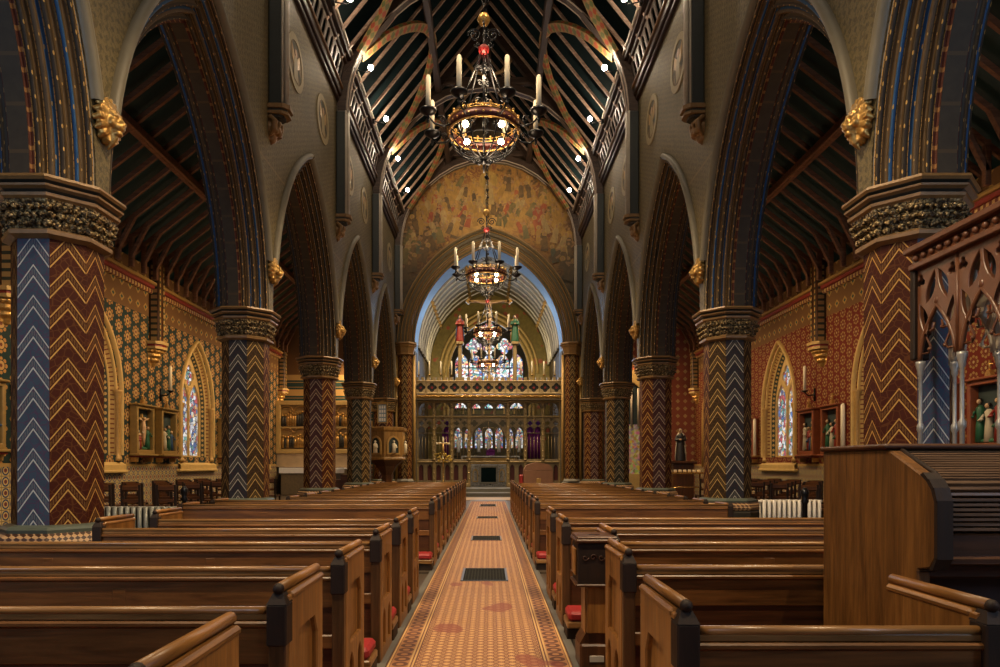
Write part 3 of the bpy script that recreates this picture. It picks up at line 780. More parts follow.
# reveal (soffit) behind the orders, blue daylight put into its colour
mb = MB(); sf = [([(.765,.30),(.765,1.6)], 0)]
sweep_arch(mb, L, sf, lambda u,z,d: (u, CY+d, z), True); sweep_arch(mb, Rr, sf, lambda u,z,d: (u, CY+d, z), False)
for s in (-1,1): mb.box(s*3.355, s*3.40, CY+.3, CY+1.6, 1.0, CS)
mb.build('reveal', [M['reveal_board_blue']], t, label='plain reveal with blue daylight in its colour')
for s in (-1,1):
    t = thing('chancel_pier', 'slender pier with chevron painted shaft carrying the chancel arch, %s' % SIDE[s], 'column', (s*3.72, CY-.12, 0), group='chancel arch piers')
    MB().cbox(-.42,.42,-.30,.35,0,.55,.04).lathe([(.40,.55),(.42,.6),(.36,.68)], n=8, ph=PI/8, sm=False).build('base', [M['grey_stone']], t)
    m = MB(); R = .30
    for f in range(8):
        a0 = -PI/2 - PI/8 + f*PI/4; a1 = a0+PI/4; rr = R/math.cos(PI/8)
        m.add([(rr*math.cos(a0),rr*math.sin(a0),.66),(rr*math.cos(a1),rr*math.sin(a1),.66),(rr*math.cos(a1),rr*math.sin(a1),6.2),(rr*math.cos(a0),rr*math.sin(a0),6.2)],[(0,1,2,3)],[2,1,2,1,2,1,2,1][f],[[(0,.66),(1,.66),(1,6.2),(0,6.2)]])
    m.build('shaft', CH, t)
    m = MB()
    for q in (-.40,.40): m.tube([(q,-.05,.6),(q,-.05,6.2)], .065, 8)
    m.build('colonnette', [M['gold_dull']], t)
    MB().lathe([octring(.33,6.18),octring(.40,6.22),octring(.36,6.27),octring(.42,6.5),octring(.48,6.58),octring(.45,6.62),octring(.52,6.68),octring(.50,6.75)], n=8, ph=PI/8, sm=False).build('capital', [M['cap_gold']], t)
# gilt rolls on the arch
M['arch_gilt'] = plain('arch_gilt_roll', (.34,.19,.05), .4, .3, var=.35, scale=10)
ta = [o for o in bpy.data.objects if o.name == 'chancel_arch'][0]
for r_ in (.03, .17, .31, .45, .60, .73):
    m = MB()
    for P in (L, Rr): m.tube([(u-nu*r_, CY-.125+.42*r_/.765, z-nz*r_) for u,z,nu,nz in P], .024, 6)
    m.build('gilt_roll', [M['arch_gilt']], ta)
# mural
def inner_truss(sc_=.985):
    pts = [(x*1.02, z+.05) for x, z in TP]; return [(-x, z) for x, z in pts] + [(x, z) for x, z in pts[::-1]][1:]
m = Mat('painted_mural_ground'); x, y, z = m.xyz(); n = m.noise(1.1, 6, dist=1.2); n2 = m.noise(3.4, 5, dist=.8)
f = n*.6 + n2*.4
c = m.ramp(f, [(.32,(.015,.015,.010)),(.42,(.09,.045,.012)),(.50,(.30,.14,.025)),(.57,(.13,.035,.012)),(.65,(.46,.26,.05))])
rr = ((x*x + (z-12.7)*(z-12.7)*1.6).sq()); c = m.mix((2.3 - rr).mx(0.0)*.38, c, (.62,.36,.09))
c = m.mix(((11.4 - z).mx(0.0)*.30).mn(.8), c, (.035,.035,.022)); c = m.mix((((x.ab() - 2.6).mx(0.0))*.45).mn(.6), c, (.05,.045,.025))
M['mural'] = m.out(c, .65, bump=n2, bs=.05)
def fresco(name, col):
    m = Mat(name); x, y, z = m.xyz(); n = m.noise(1.6, 6, dist=1.2); n2 = m.noise(9, 4, dist=1.5, stretch=(1,1,.35))
    g = m.ramp(n, [(.32,(.03,.03,.018)),(.44,(.12,.07,.022)),(.54,(.28,.15,.035)),(.66,(.38,.22,.06))])
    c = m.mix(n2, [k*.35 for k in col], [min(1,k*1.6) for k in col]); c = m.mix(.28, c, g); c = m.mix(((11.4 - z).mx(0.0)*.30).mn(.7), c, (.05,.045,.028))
    return m.out(c, .65)
MUR = [M['mural']] + [fresco('mural_'+nm, cc) for nm, cc in (('crimson',(.32,.055,.018)),('ochre',(.36,.19,.035)),('olive',(.12,.10,.03)),('cream',(.38,.25,.09)),('umber',(.09,.05,.018)),('flesh',(.32,.17,.07)),('halo',(.40,.24,.05)),('teal',(.07,.085,.05)))]
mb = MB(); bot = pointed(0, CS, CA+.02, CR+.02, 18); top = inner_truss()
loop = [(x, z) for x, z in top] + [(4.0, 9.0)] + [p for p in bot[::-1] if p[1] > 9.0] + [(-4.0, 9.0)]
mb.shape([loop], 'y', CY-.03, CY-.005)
rnd = random.Random(21)
def arch_z(x):
    b = [p for p in bot]; 
    for p, q in zip(b, b[1:]):
        if p[0] <= x <= q[0]: return p[1] + (q[1]-p[1])*(x-p[0])/(q[0]-p[0]+1e-9)
    return 9
def fig(x, z, h, mi, lean=0, lay=0):
    yb = CY - .032 - lay*.0003; w = h*.17
    pts = [(-w*1.2,-h*.5),(w*1.25,-h*.5),(w*1.0,-h*.1),(w*.95,h*.18),(w*.5,h*.30),(-w*.5,h*.30),(-w*.95,h*.15),(-w*.8,-h*.1)]
    R = lambda p: (x + p[0]*math.cos(lean)-p[1]*math.sin(lean), z + p[0]*math.sin(lean)+p[1]*math.cos(lean))
    mb.prism([R(p) for p in pts], 'y', yb, yb+.001, mi)
    hx, hz = R((0, h*.40)); 
    if rnd.random() < .5: mb.prism([(hx+h*.13*math.cos(a*PI/6), hz+h*.13*math.sin(a*PI/6)) for a in range(12)], 'y', yb+.001, yb+.002, 7)
    mb.prism([(hx+h*.075*math.cos(a*PI/5), hz+h*.09*math.sin(a*PI/5)) for a in range(10)], 'y', yb-.001, yb, 6)
    ax = rnd.choice((-1,1)); a1 = R((ax*w*.8, h*.15)); a2 = R((ax*w*2.0, h*rnd.uniform(-.05,.35)))
    mb.bar((a1[0], yb-.001, a1[1]), (a2[0], yb-.001, a2[1]), .002, h*.09, 6, up=(0,0,1))
lay = 0
for row in range(11):
    z0 = 14.0 - row*.40; wid = (1.9,2.7,3.1,3.4,3.6,3.7,3.75,3.8,3.8,3.8,3.8)[row]; h0 = .74 + .02*row; nn = int(wid*2/.27)
    for i in range(nn):
        x = -wid + 2*wid*(i+.5)/nn + rnd.uniform(-.08,.08); z = z0 + rnd.uniform(-.14,.14) + .05*math.cos(x*2); lay += 1
        if z - h0*.55 < arch_z(x) + .04: continue
        if abs(x) < .55 and z > 13.2: continue
        if rnd.random() < .16: continue
        if x < -1.8 and 12.3 < z < 13.4: pal = [1,1,2,4,5]
        elif x > 1.8 and 12.3 < z < 13.4: pal = [2,2,1,3,4]
        elif z < 11.6: pal = [3,5,8,5,4,5]
        else: pal = [2,2,4,3,5,1,2]
        fig(x, z, h0*rnd.uniform(.75,1.1), rnd.choice(pal), rnd.uniform(-.5,.5), lay)
mb.prism([(.42*math.cos(a*PI/10), 14.1+.42*math.sin(a*PI/10)) for a in range(20)], 'y', CY-.034, CY-.032, 7); fig(0, 13.6, 1.25, 4, 0, lay+5)
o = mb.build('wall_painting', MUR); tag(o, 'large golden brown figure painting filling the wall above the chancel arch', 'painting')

# ------------------------------------------------------------------ rood screen
M['night0'] = plain('recess_dark', (.015,.014,.012), .6)
t = thing('rood_screen', 'carved openwork timber screen with gallery across the chancel arch', 'screen', (0, CY+.9, .017)); t.scale = (1,1,.94)
M['screen'] = plain('screen_wood', (.145,.105,.055), .45, .15, var=.4, scale=14)
M['screen_gold'] = plain('screen_gilt', (.25,.175,.075), .4, .3, var=.4, scale=20)
XS = [-3.32,-2.52,-1.70,-.90,.90,1.70,2.52,3.32]
d0, d1 = -.05, .05
# bay traceries
def bay_loops(x0, x1, zb, zt, head):
    c = (x0+x1)/2; a = (x1-x0)/2-.05; lp = [[(x0,zb),(x1,zb),(x1,zt),(x0,zt)]]
    return c, a, lp
for i in range(len(XS)-1):
    x0, x1 = XS[i], XS[i+1]; c, a, lp = bay_loops(x0, x1, .35, 4.55, 0); wdt = x1-x0
    n = 2 if wdt < 1 else 4
    for j in range(n):
        if n == 2:
            cc = x0 + wdt*(j+.5)/n; lp.append(lancet(cc, .6, 1.22, .105, .17, 4)[::-1])       # dado lancets
    if n == 2:
        lp.append([(c-a,1.65),(c+a,1.65),(c+a,2.92),(c-a,2.92)][::-1])
        for j in (-1,1):
            lp.append(lancet(c+j*a*.5, 2.96, 3.05, a*.44, .22, 4)[::-1]); lp.append(foil(c+j*a*.52, 3.42, a*.34, 4, 24)[::-1])
        lp.append(foil(c, 3.60, a*.20, 4, 24)[::-1])
        lp.append(lancet(c, 3.80, 4.02, a*.9, .45, 6)[::-1])
    else:
        lp = [[(x0,2.55),(x1,2.55),(x1,4.55),(x0,4.55)]]
        cx = (x0+x1)/2; arch = pointed(cx, 2.56, .80, .98, 8)
        lp = [[(x0,4.55),(x0,2.55)] + [(x0+.08,2.55)] + arch[1:-1] + [(x1-.08,2.55),(x1,2.55),(x1,4.55)]]
        for q in (-.66,.66): lp.append(foil(cx+q, 3.42, .17, 4, 24)[::-1])
        for q in (-.56,0,.56): lp.append(lancet(cx+q, 3.80, 4.02, .23, .36, 5)[::-1])
        mm = MB()
        for q in (-1,1):
            mm.tube([(cx+q*.72,0,2.62),(cx+q*.52,0,2.72),(cx+q*.50,0,2.95),(cx+q*.30,0,2.98),(cx+q*.25,0,3.2),(cx,0,3.22)], .018, 5); mm.tube(scroll((cx+q*.42,0,3.12), .13, 1.4, q, 16), .014, 5); mm.tube(scroll((cx+q*.60,0,2.84), .09, 1.3, -q, 14), .012, 5)
        mm.tube([(cx,0,3.2),(cx,0,3.55)], .018, 5); mm.build('central_cusping', [M['screen_gold']], t)
    m = MB(); m.shape(lp, 'y', d0, d1, bevel=.008); m.build('tracery_bay', [M['screen']], t)
    if n == 2:
        m = MB()
        for j in (-1,0,1): m.tube([(c+j*a*.5,0,3.82),(c+j*a*.25*(1 if j else 0),0,4.2),(c,0,4.42)], .014, 5)
        for j in (-1,1): m.tube(scroll((c+j*a*.35,0,4.12), .11, 1.2, j, 14), .012, 5)
        m.build('upper_tracery', [M['screen_gold']], t)
        m = MB()
        for j in range(5): m.tube([(x0+.1+(wdt-.2)*j/4,.0,1.6),(x0+.1+(wdt-.2)*j/4,.0,2.78)], .010, 5)
        m.build('bars', [M['screen_gold']], t)
        m = MB(); m.box(x0+.05, x1-.05, .055, .07, .5, 1.5); m.build('dado_panel', [plain('dado_dark_red', (.06,.007,.005), .5)], t, label='dark red panels behind the dado lancets')
for x in XS:
    m = MB(); m.cbox(x-.07, x+.07, -.10, .10, .28, 4.6, .02)
    for z in range(14): m.ball((x, -.105, .7+z*.27), .04, 6)
    m.lathe([(.06,1.6),(.09,1.63),(.05,1.68)], c=(x,-.11,0), n=8); m.build('post', [M['screen_gold']], t)
m = MB(); m.cbox(-3.35,3.35,-.12,.12,1.48,1.56,.02).cbox(-3.35,3.35,-.12,.12,3.70,3.78,.02).cbox(-3.35,3.35,-.14,.12,4.42,4.52,.02).cbox(-3.35,-.9,-.14,.12,.28,.46,.02).cbox(.9,3.35,-.14,.12,.28,.46,.02)
m.build('rail', [M['screen_gold']], t)
m = MB(); m.cbox(-3.35,3.35,-.5,.4,4.5,4.62,.03).cbox(-3.35,3.35,-.45,.3,4.62,4.78,.02); m.build('gallery_floor', [M['screen']], t)
m = MB(); m.cbox(-3.35,3.35,-.52,-.4,4.62,4.78,.03)
rnd = random.Random(2)
for i in range(90): m.ball((-3.3+6.6*i/89, -.53, 4.70+.02*math.sin(i*1.3)), (.045,.03,.05), 6)
m.build('frieze', [M['gold']], t, label='gilded leaf frieze')
m = MB(); lp = [[(-3.35,4.86),(3.35,4.86),(3.35,5.42),(-3.35,5.42)]]
for i in range(13): lp.append(foil(-3.1+6.2*i/12, 5.13, .225, 4, 28, 0)[::-1])
m.shape(lp, 'y', -.50, -.42); m.cbox(-3.35,3.35,-.56,-.38,5.40,5.47,.02).cbox(-3.35,3.35,-.54,-.38,4.80,4.88,.02)
m.build('parapet', [M['parapet']] if 'parapet' in M else [plain('parapet_gilt_cream', (.34,.245,.12), .5, .1, var=.3, scale=12)], t)
m = MB(); m.box(-3.3,3.3,-.415,-.40,4.88,5.40); m.build('parapet_backing', [M['night0']], t)
m = MB()
for i in range(13): m.prism([(-3.1+6.2*i/12+.055*math.cos(a*PI/4), 5.13+.055*math.sin(a*PI/4)) for a in range(8)], 'y', -.46, -.415)
m.build('red_boss_pattern', [M['red_pad']], t)
m = MB()
for i in range(26):
    x = -3.25+6.5*i/25; m.box(x-.075,x+.075,-.53,-.40,5.47,5.62)
m.build('cresting', [M['screen_gold']], t)
for i in range(14):
    m = MB(); m.cbox(-3.36+6.2*i/12-.03+.0,-3.36+6.2*i/12+.03,-.545,-.50,4.88,5.40,.008); m.build('parapet_divider', [M['screen_gold']], t)
for i, x in enumerate([-3.22,-2.72,-2.2,-1.7, 1.5, 2.0, 2.55, 3.05]):
    tt = thing('gallery_candle', 'tall cream candle on the screen gallery, %s from the pulpit side' % ORD[i], 'candle', (x, CY+.7, 5.17), group='candles along the gallery')
    MB().lathe([(.08,0),(.07,.03),(.02,.06),(.018,.25),(.07,.27),(.075,.29)], n=10).build('candlestick', [M['brass']], tt)
    MB().lathe([(.036,.29),(.034,.88),(.01,.92)], n=8).build('wax', [M['wax']], tt)
# crucifix (rood) and attendant figures
t = thing('rood_cross', 'dark crucifix with a pale figure high above the screen gallery', 'crucifix', (0.02, CY+.8, 5.75))
MB().cbox(-.06,.06,-.04,.04,-.63,3.6,.01).cbox(-.95,.95,-.04,.04,3.05,3.17,.01).build('cross', [M['gold_dull']], t)
m = MB()
for q, z in ((-.95,3.11),(.95,3.11),(0,3.62)): m.shape([foil(q, z, .13, 4, 24)], 'y', -.04, .04)
m.build('cross_ends', [M['gold']], t)
m = MB(); m.ball((0,-.12,3.22), (.075,.08,.10)); m.tube([(0,-.10,3.10),(0,-.12,2.85),(0,-.10,2.55),(0,-.10,2.45)], [.08,.12,.09,.10], 10)
for q in (-1,1): m.tube([(q*.10,-.10,3.0),(q*.38,-.09,3.03),(q*.72,-.07,3.12)], [.055,.04,.03], 8); m.tube([(q*.05,-.10,2.5),(q*.07,-.17,2.15),(q*.02,-.10,1.75)], [.07,.06,.035], 8)
remesh(m, .02, 'figure', [M['skin_paint']], t)
MB().lathe([(.13,2.32),(.15,2.42),(.12,2.52)], c=(0,-.10,0), n=10).build('loincloth', [M['white_paint']], t)
def robed(name, lab, cat, loc, h, robe, cloak, rz=0, group=None, parent_kind=None):
    t = thing(name, lab, cat, loc, rz, group); k = h/1.7
    m = MB(); m.lathe([(.26*k,0),(.24*k,.3*k),(.19*k,.8*k),(.16*k,1.0*k),(.20*k,1.3*k),(.17*k,1.42*k),(.06*k,1.48*k)], n=14)
    for q in (-1,1): m.tube([(q*.17*k,0,1.36*k),(q*.24*k,-.08*k,1.1*k),(q*.06*k,-.24*k,1.12*k)], [.08*k,.075*k,.05*k], 8)
    remesh(m, .03*k, 'robe', [M[robe]], t)
    m = MB(); m.lathe([(.30*k,.05*k),(.28*k,.5*k),(.24*k,1.0*k),(.23*k,1.35*k),(.12*k,1.5*k)], c=(0,.03*k,0), n=14)
    m.M = None; mm = MB(); 
    for f, s_ in zip(m.f, m.sm): pass
    mm.v = m.v; mm.uv = [None]*len(m.f); mm.f = m.f; mm.mi = m.mi; mm.sm = m.sm
    keep = [i for i, f in enumerate(mm.f) if len(f) == 4 and sum(mm.v[j][1] for j in f)/4 > -.08*k]
    mm.f = [mm.f[i] for i in keep]; mm.mi = [0]*len(keep); mm.uv = [None]*len(keep); mm.sm = [True]*len(keep)
    c = mm.build('cloak', [M[cloak]], t); sd = c.modifiers.new('s','SOLIDIFY'); sd.thickness = .02*k
    m = MB(); m.tube([(0,0,1.44*k),(0,-.01*k,1.54*k)], .05*k, 8); m.ball((0,-.01*k,1.60*k), (.085*k,.095*k,.12*k), 12); m.ball((0,-.105*k,1.59*k), (.015*k,.02*k,.025*k), 6)
    for q in (-1,1): m.ball((q*.03*k,-.09*k,1.615*k), .012*k, 6)
    m.ball((0,-.085*k,1.545*k), (.025*k,.015*k,.008*k), 6); m.build('head', [M['skin_paint']], t)
    MB().ball((.03*k,-.25*k,1.13*k), (.035*k,.04*k,.05*k), 8).ball((-.03*k,-.25*k,1.13*k), (.035*k,.04*k,.05*k), 8).build('joined_hands', [M['skin_paint']], t)
    MB().ball((0,.02*k,1.63*k), (.10*k,.095*k,.12*k), 12).build('hair', [M['black_paint']], t)
    return t
robed('rood_figure', 'painted figure in red robe standing above the screen, pulpit side of the crucifix', 'statue', (-1.32, CY+.85, 7.0), 1.22, 'red_paint', 'blue_paint')
robed('rood_figure', 'painted figure in green robe standing above the screen, console side of the crucifix', 'statue', (1.22, CY+.85, 7.0), 1.22, 'green_paint', 'gold_dull')
m = MB()
for x in (-1.32, 1.22): m = MB(); m.cbox(x-.09,x+.09,CY+.75,CY+.95,5.1,6.88,.03).cbox(x-.18,x+.18,CY+.66,CY+1.04,6.85,7.0,.03); o = m.build('figure_pedestal', [M['screen_gold']]); tag(o, 'square gilt pedestal under the figure in %s' % ('red' if x < 0 else 'green'), 'pedestal', None)

# ------------------------------------------------------------------ chancel beyond
CD = 47.5
for s in (-1,1):
    m = MB().box(s*4.0, s*4.3, CY+.9, CD, 0, 8.6); m.v = [(v[0]*.93, v[1], v[2]) for v in m.v]; struct(m, 'wall_chancel_'+NM[s], [plain('chancel_side_wall', (.10,.07,.035), .6, var=.4)] )
m = Mat('chancel_vault_gilt'); v = m.vor(2.6, feat='F1'); n = m.noise(5, 4); M['vault'] = m.out(m.mix(v.lt(.25), m.mix(n, (.035,.034,.010), (.16,.12,.032)), (.14,.04,.02)), .4, .3)
VR = pointed(0, 7.4, 3.68, 4.5, 10)
m = MB(); vs = [(x, CY+.9, z) for x, z in VR] + [(x, CD, z) for x, z in VR]; n_ = len(VR)
m.add(vs, [(i, i+1, i+1+n_, i+n_) for i in range(n_-1)]); o = struct(m, 'ceiling_chancel', [M['vault']]); sd = o.modifiers.new('s','SOLIDIFY'); sd.thickness = .1
M['rib_pale'] = plain('pale_vault_rib', (.50,.46,.40), .5, var=.3, scale=8)
for i in range(10):
    y = CY+1.5+i*.92
    m = MB(); m.tube([(x*.97, y, z-.08) for x, z in VR], .07, 6); r = m.build('vault_rib', [M['rib_pale']]); tag(r, 'pale curved vault rib inside the chancel, %s from the arch' % ORD[i], 'rib', 'chancel vault ribs')
    if i % 2 == 0:
        for j in range(2, len(VR)-2, 2): pass
for s in (-1,1):
    for j in (4, 8, 12):
        x, z = (VR[j] if s < 0 else VR[-1-j]); m = MB(); m.tube([(x*.97, CY+1, z-.12), (x*.97, CD-.3, z-.12)], .06, 6)
        for q in range(10): m.ball((x*.96, CY+1.5+q*.92, z-.15), .11, 8)
        o = m.build('vault_purlin', [M['gold_dull']]); tag(o, 'gilt lengthwise vault rib with bosses, %s up from the wall, %s' % (ORD[j//4-1], SIDE[s]), 'rib', 'lengthwise vault ribs')
# inner sanctuary arch
m = MB(); SA, SB = arch_path(0, 6.9, 3.0, 3.9, 14)
lp = [[(-4.2,0),(-2.5,0),(-2.5,6.9)] + pointed(0, 6.9, 2.5, 3.4, 12)[1:-1] + [(2.5,6.9),(2.5,0),(4.2,0),(4.2,13),(-4.2,13)]]
m.shape(lp, 'y', 40.6, 41.2); m_ = Mat('sanctuary_gilt_lit_wall'); v = m_.vor(1.7); n = m_.noise(6, 4); M['sanct'] = m_.out(m_.mix(v.lt(.22), m_.mix(n, (.08,.06,.014), (.32,.23,.06)), (.34,.08,.04)), .4, .3); struct(m, 'wall_sanctuary', [M['sanct']])  # brighter gold puts a gold-lit patch into the wall colour
t = thing('sanctuary_arch', 'gilded inner arch in front of the east window', 'arch', (0,0,0))
m = MB()
for r_, d_, rad in ((0,-.05,.10),(-.25,-.12,.07),(.25,.0,.08)):
    for P in (SA, SB): m.tube([(u-nu*(r_+.25), 40.6+d_, z-nz*(r_+.25)) for u, z, nu, nz in P], rad, 8)
m.build('arch_rolls', [M['gold_stone']], t)
for s in (-1,1):
    m = MB()
    for q in (0,.25): m.tube([(s*(2.75-q), 40.5, 0),(s*(2.75-q), 40.5, 6.9)], .09, 8)
    m.build('arch_shaft', [M['gold_stone']], t)
# east wall + window
m = MB(); lp = [[(-4.2,0),(4.2,0),(4.2,13),(-4.2,13)], lancet(0, 5.3, 9.0, 2.45, 3.0, 10)[::-1]]
m.shape(lp, 'y', CD-.3, CD); struct(m, 'wall_east', [M['vault']])
m = MB(); m.shape([lancet(0, 5.3, 9.0, 2.45, 3.0, 10)], 'y', CD-.12, CD-.10); struct(m, 'window_east', [M['glass_east']])
m = MB(); lp = [lancet(0, 5.2, 9.0, 2.55, 3.1, 10)]
for i in range(5): lp.append(lancet(-1.96+.98*i, 5.35, 8.5, .455, .75, 5)[::-1])
lp.append(foil(-1.1, 9.78, .58, 4, 32)[::-1]); lp.append(foil(1.1, 9.78, .58, 4, 32)[::-1]); lp.append(foil(0, 10.85, .66, 5, 32)[::-1]); lp.append(foil(0, 9.62, .46, 4, 32)[::-1])
m.shape(lp, 'y', CD-.32, CD-.16); m.box(-2.4,2.4,CD-.30,CD-.2,7.1,7.2).box(-2.4,2.4,CD-.28,CD-.2,8.2,8.27); struct(m, 'window_frame_east', [M['dark_stone']])
for s in (-1,1):
    m = MB(); m.shape([lancet(s*3.45, 5.3, 7.9, .18, .35, 4)], 'y', CD-.36, CD-.32); o = struct(m, 'window_%d' % (20 if s<0 else 21), [M['glass_east']])
m = MB().box(-4,4, 31.2, CD, 0, .28).box(-3,3,36,CD,.28,.6).box(-2.4,2.4,40,CD,.6,.9); struct(m, 'floor_chancel', [M['stone_floor']])
# low marble altar in the screen opening
t = thing('marble_altar', 'grey marble altar front with a dark framed panel in the screen opening', 'altar', (0.0, CY+2.1, .28))
MB().cbox(-.88,.88,0,.6,0,1.06,.02).build('block', [M['marble']], t)
m = MB(); m.shape([[(-.44,.12),(.44,.12),(.44,.98),(-.44,.98)], [(-.36,.2),(.36,.2),(.36,.9),(-.36,.9)][::-1]], 'y', -.05, 0); m.build('frame', [M['grey_stone']], t)
MB().box(-.36,.36,-.02,-.003,.2,.9).build('dark_panel', [M['black_teal']], t)
m = MB()
for s in (-1,1): m.shape([lancet(s*.64,.2,.65,.13,.2,5), lancet(s*.64,.25,.63,.09,.15,5)[::-1]], 'y', -.04, 0)
m.build('side_niche', [M['gold_stone']], t)
# high altar further back
t = thing('high_altar', 'long high altar with white cloth and purple frontal far inside the chancel', 'altar', (0.1, 37.6, .6))
MB().cbox(-1.5,1.5,0,.8,0,1.15,.02).build('table', [M['screen']], t)
MB().cbox(-1.65,1.65,-.06,.85,1.15,1.22,.01).box(-1.66,-1.62,-.07,.6,.85,1.2).box(1.62,1.66,-.07,.6,.85,1.2).build('altar_cloth', [M['cloth_white']], t)
m = MB(); m.box(-1.4,1.4,-.02,-.005,.1,1.1)
for i in range(12): m.bar((-1.3+i*.22,-.03,.15),(-1.2+i*.22,-.03,1.05),.02,.05)
m.build('frontal', [M['gold_dull']], t)
m = MB(); m.cbox(-.25,.25,.2,.5,1.22,1.5,.03); m.prism([(-.3,1.5),(.3,1.5),(0,1.66)], 'y', .18, .52); m.build('veiled_tabernacle', [M['cloth_purple']], t)
m = MB().cbox(-.03,.03,.3,.36,1.6,2.3,.01).cbox(-.18,.18,.3,.36,2.05,2.11,.01); m.build('cross', [M['brass']], t)
# reredos behind high altar : white statues under canopies
t = thing('high_altar_reredos', 'dark reredos with pale canopied figures behind the high altar', 'reredos', (0, 38.9, .6))
lp = [[(-2.2,0),(2.2,0),(2.2,3.6),(-2.2,3.6)]]
for i in range(7): lp.append(lancet(-1.8+.6*i, 1.45, 2.5, .22, .4, 5)[::-1])
m = MB(); m.shape(lp, 'y', 0, .2); m.cbox(-2.3,2.3,-.1,.3,3.55,3.7,.02).cbox(-2.3,2.3,-.1,.25,1.2,1.32,.02); m.build('canopy_screen', [plain('reredos_dark_gilt', (.06,.045,.02), .5, .2, var=.5, scale=9)], t)
m = MB(); m.box(-2.1,2.1,.21,.23,1.7,3.2); m.build('lit_glass_band', [M['glass']], t)
m = MB()
for i in range(7):
    x = -1.8+.6*i; m.lathe([(.12,1.4),(.11,1.8),(.13,2.1),(.05,2.2)], c=(x,.12,0), n=8); m.ball((x,.12,2.3), .09, 8)
m.build('niche_figures', [M['cloth_white']], t)
m = MB()
for i in range(8): m.prism([(-2.1+.6*i-.05,3.7),(-2.1+.6*i+.05,3.7),(-2.1+.6*i,4.25)], 'y', .05, .15)
m.build('pinnacles', [M['gold_dull']], t)
# purple hanging curtains in the screen bays
for i, (x, w_) in enumerate(((-2.02, .30), (2.02+.1, .62))):
    m = MB(); n = 14; vs = []
    for a in range(n+1):
        for z in (1.6, 3.4): vs.append((x - w_/2 + w_*a/n, CY+1.25+.04*math.sin(a*2.2), z))
    m.add(vs, [(2*a,2*a+2,2*a+3,2*a+1) for a in range(n)], sm=True); o = m.build('hanging_curtain', [M['cloth_purple']]); sd = o.modifiers.new('s','SOLIDIFY'); sd.thickness = .01
    tag(o, ('narrow purple curtain hanging behind the screen on the pulpit side','wide dark purple curtain hanging behind the screen on the console side')[i], 'curtain')
# processional cross on stand, pulpit side of the screen
t = thing('processional_cross', 'gilt crucifix on a tall stand before the screen with flowers around', 'crucifix', (-1.98, 28.9, .28))
MB().lathe([(.16,0),(.12,.06),(.03,.12),(.025,1.2),(.05,1.25),(.02,1.3)], n=10).build('stand', [M['brass']], t)
MB().cbox(-.035,.035,-.03,.03,1.3,2.25,.008).cbox(-.30,.30,-.03,.03,1.92,2.0,.008).build('cross', [M['wax']], t)
m = MB(); m.tube([(0,-.06,1.95),(0,-.07,1.75),(0,-.06,1.5)], [.04,.05,.025], 8); m.ball((0,-.07,2.02), .04, 8)
for q in (-1,1): m.tube([(0,-.06,1.93),(q*.22,-.05,1.98)], .02, 6)
m.build('figure', [M['gold_dull']], t)
rnd = random.Random(4); m = MB()
for i in range(46):
    a = rnd.uniform(0,2*PI); r_ = rnd.uniform(.12,.42); m.ball((r_*math.cos(a), rnd.uniform(-.12,.1), 1.35+r_*.6*math.sin(a)), rnd.uniform(.035,.06), 6)
o = m.build('flower_arrangement', [plain('yellow_brown_flowers', (.34,.22,.03), .7, var=.6, scale=20)]); o.location = (-1.98, 28.95, .28); tag(o, 'yellow brown flower arrangement round the gilt crucifix', 'flowers')
# pinkish wooden lectern block at the console side
t = thing('covered_desk', 'pinkish brown cloth covered desk before the screen, console side', 'desk', (2.1, 27.6, .14))
m = MB(); m.cbox(-.62,.62,0,.6,0,.95,.03); m.prism([(-.62,.95),(.62,.95),(.45,1.18),(-.1,1.28),(-.5,1.15)], 'y', 0, .6); m.build('covering', [plain('pinkish_cloth', (.22,.105,.06), .7, var=.2, scale=5)], t)
m = MB().cbox(-.09,.09,-.03,0,.28,.60,.01); m.build('emblem', [M['brn'] if 'brn' in M else M['gold_dull']], t)
m = MB(); m.cbox(-.80,-.64,.05,.5,.2,.75,.03); m.build('red_cloth', [M['red_pad']], t)
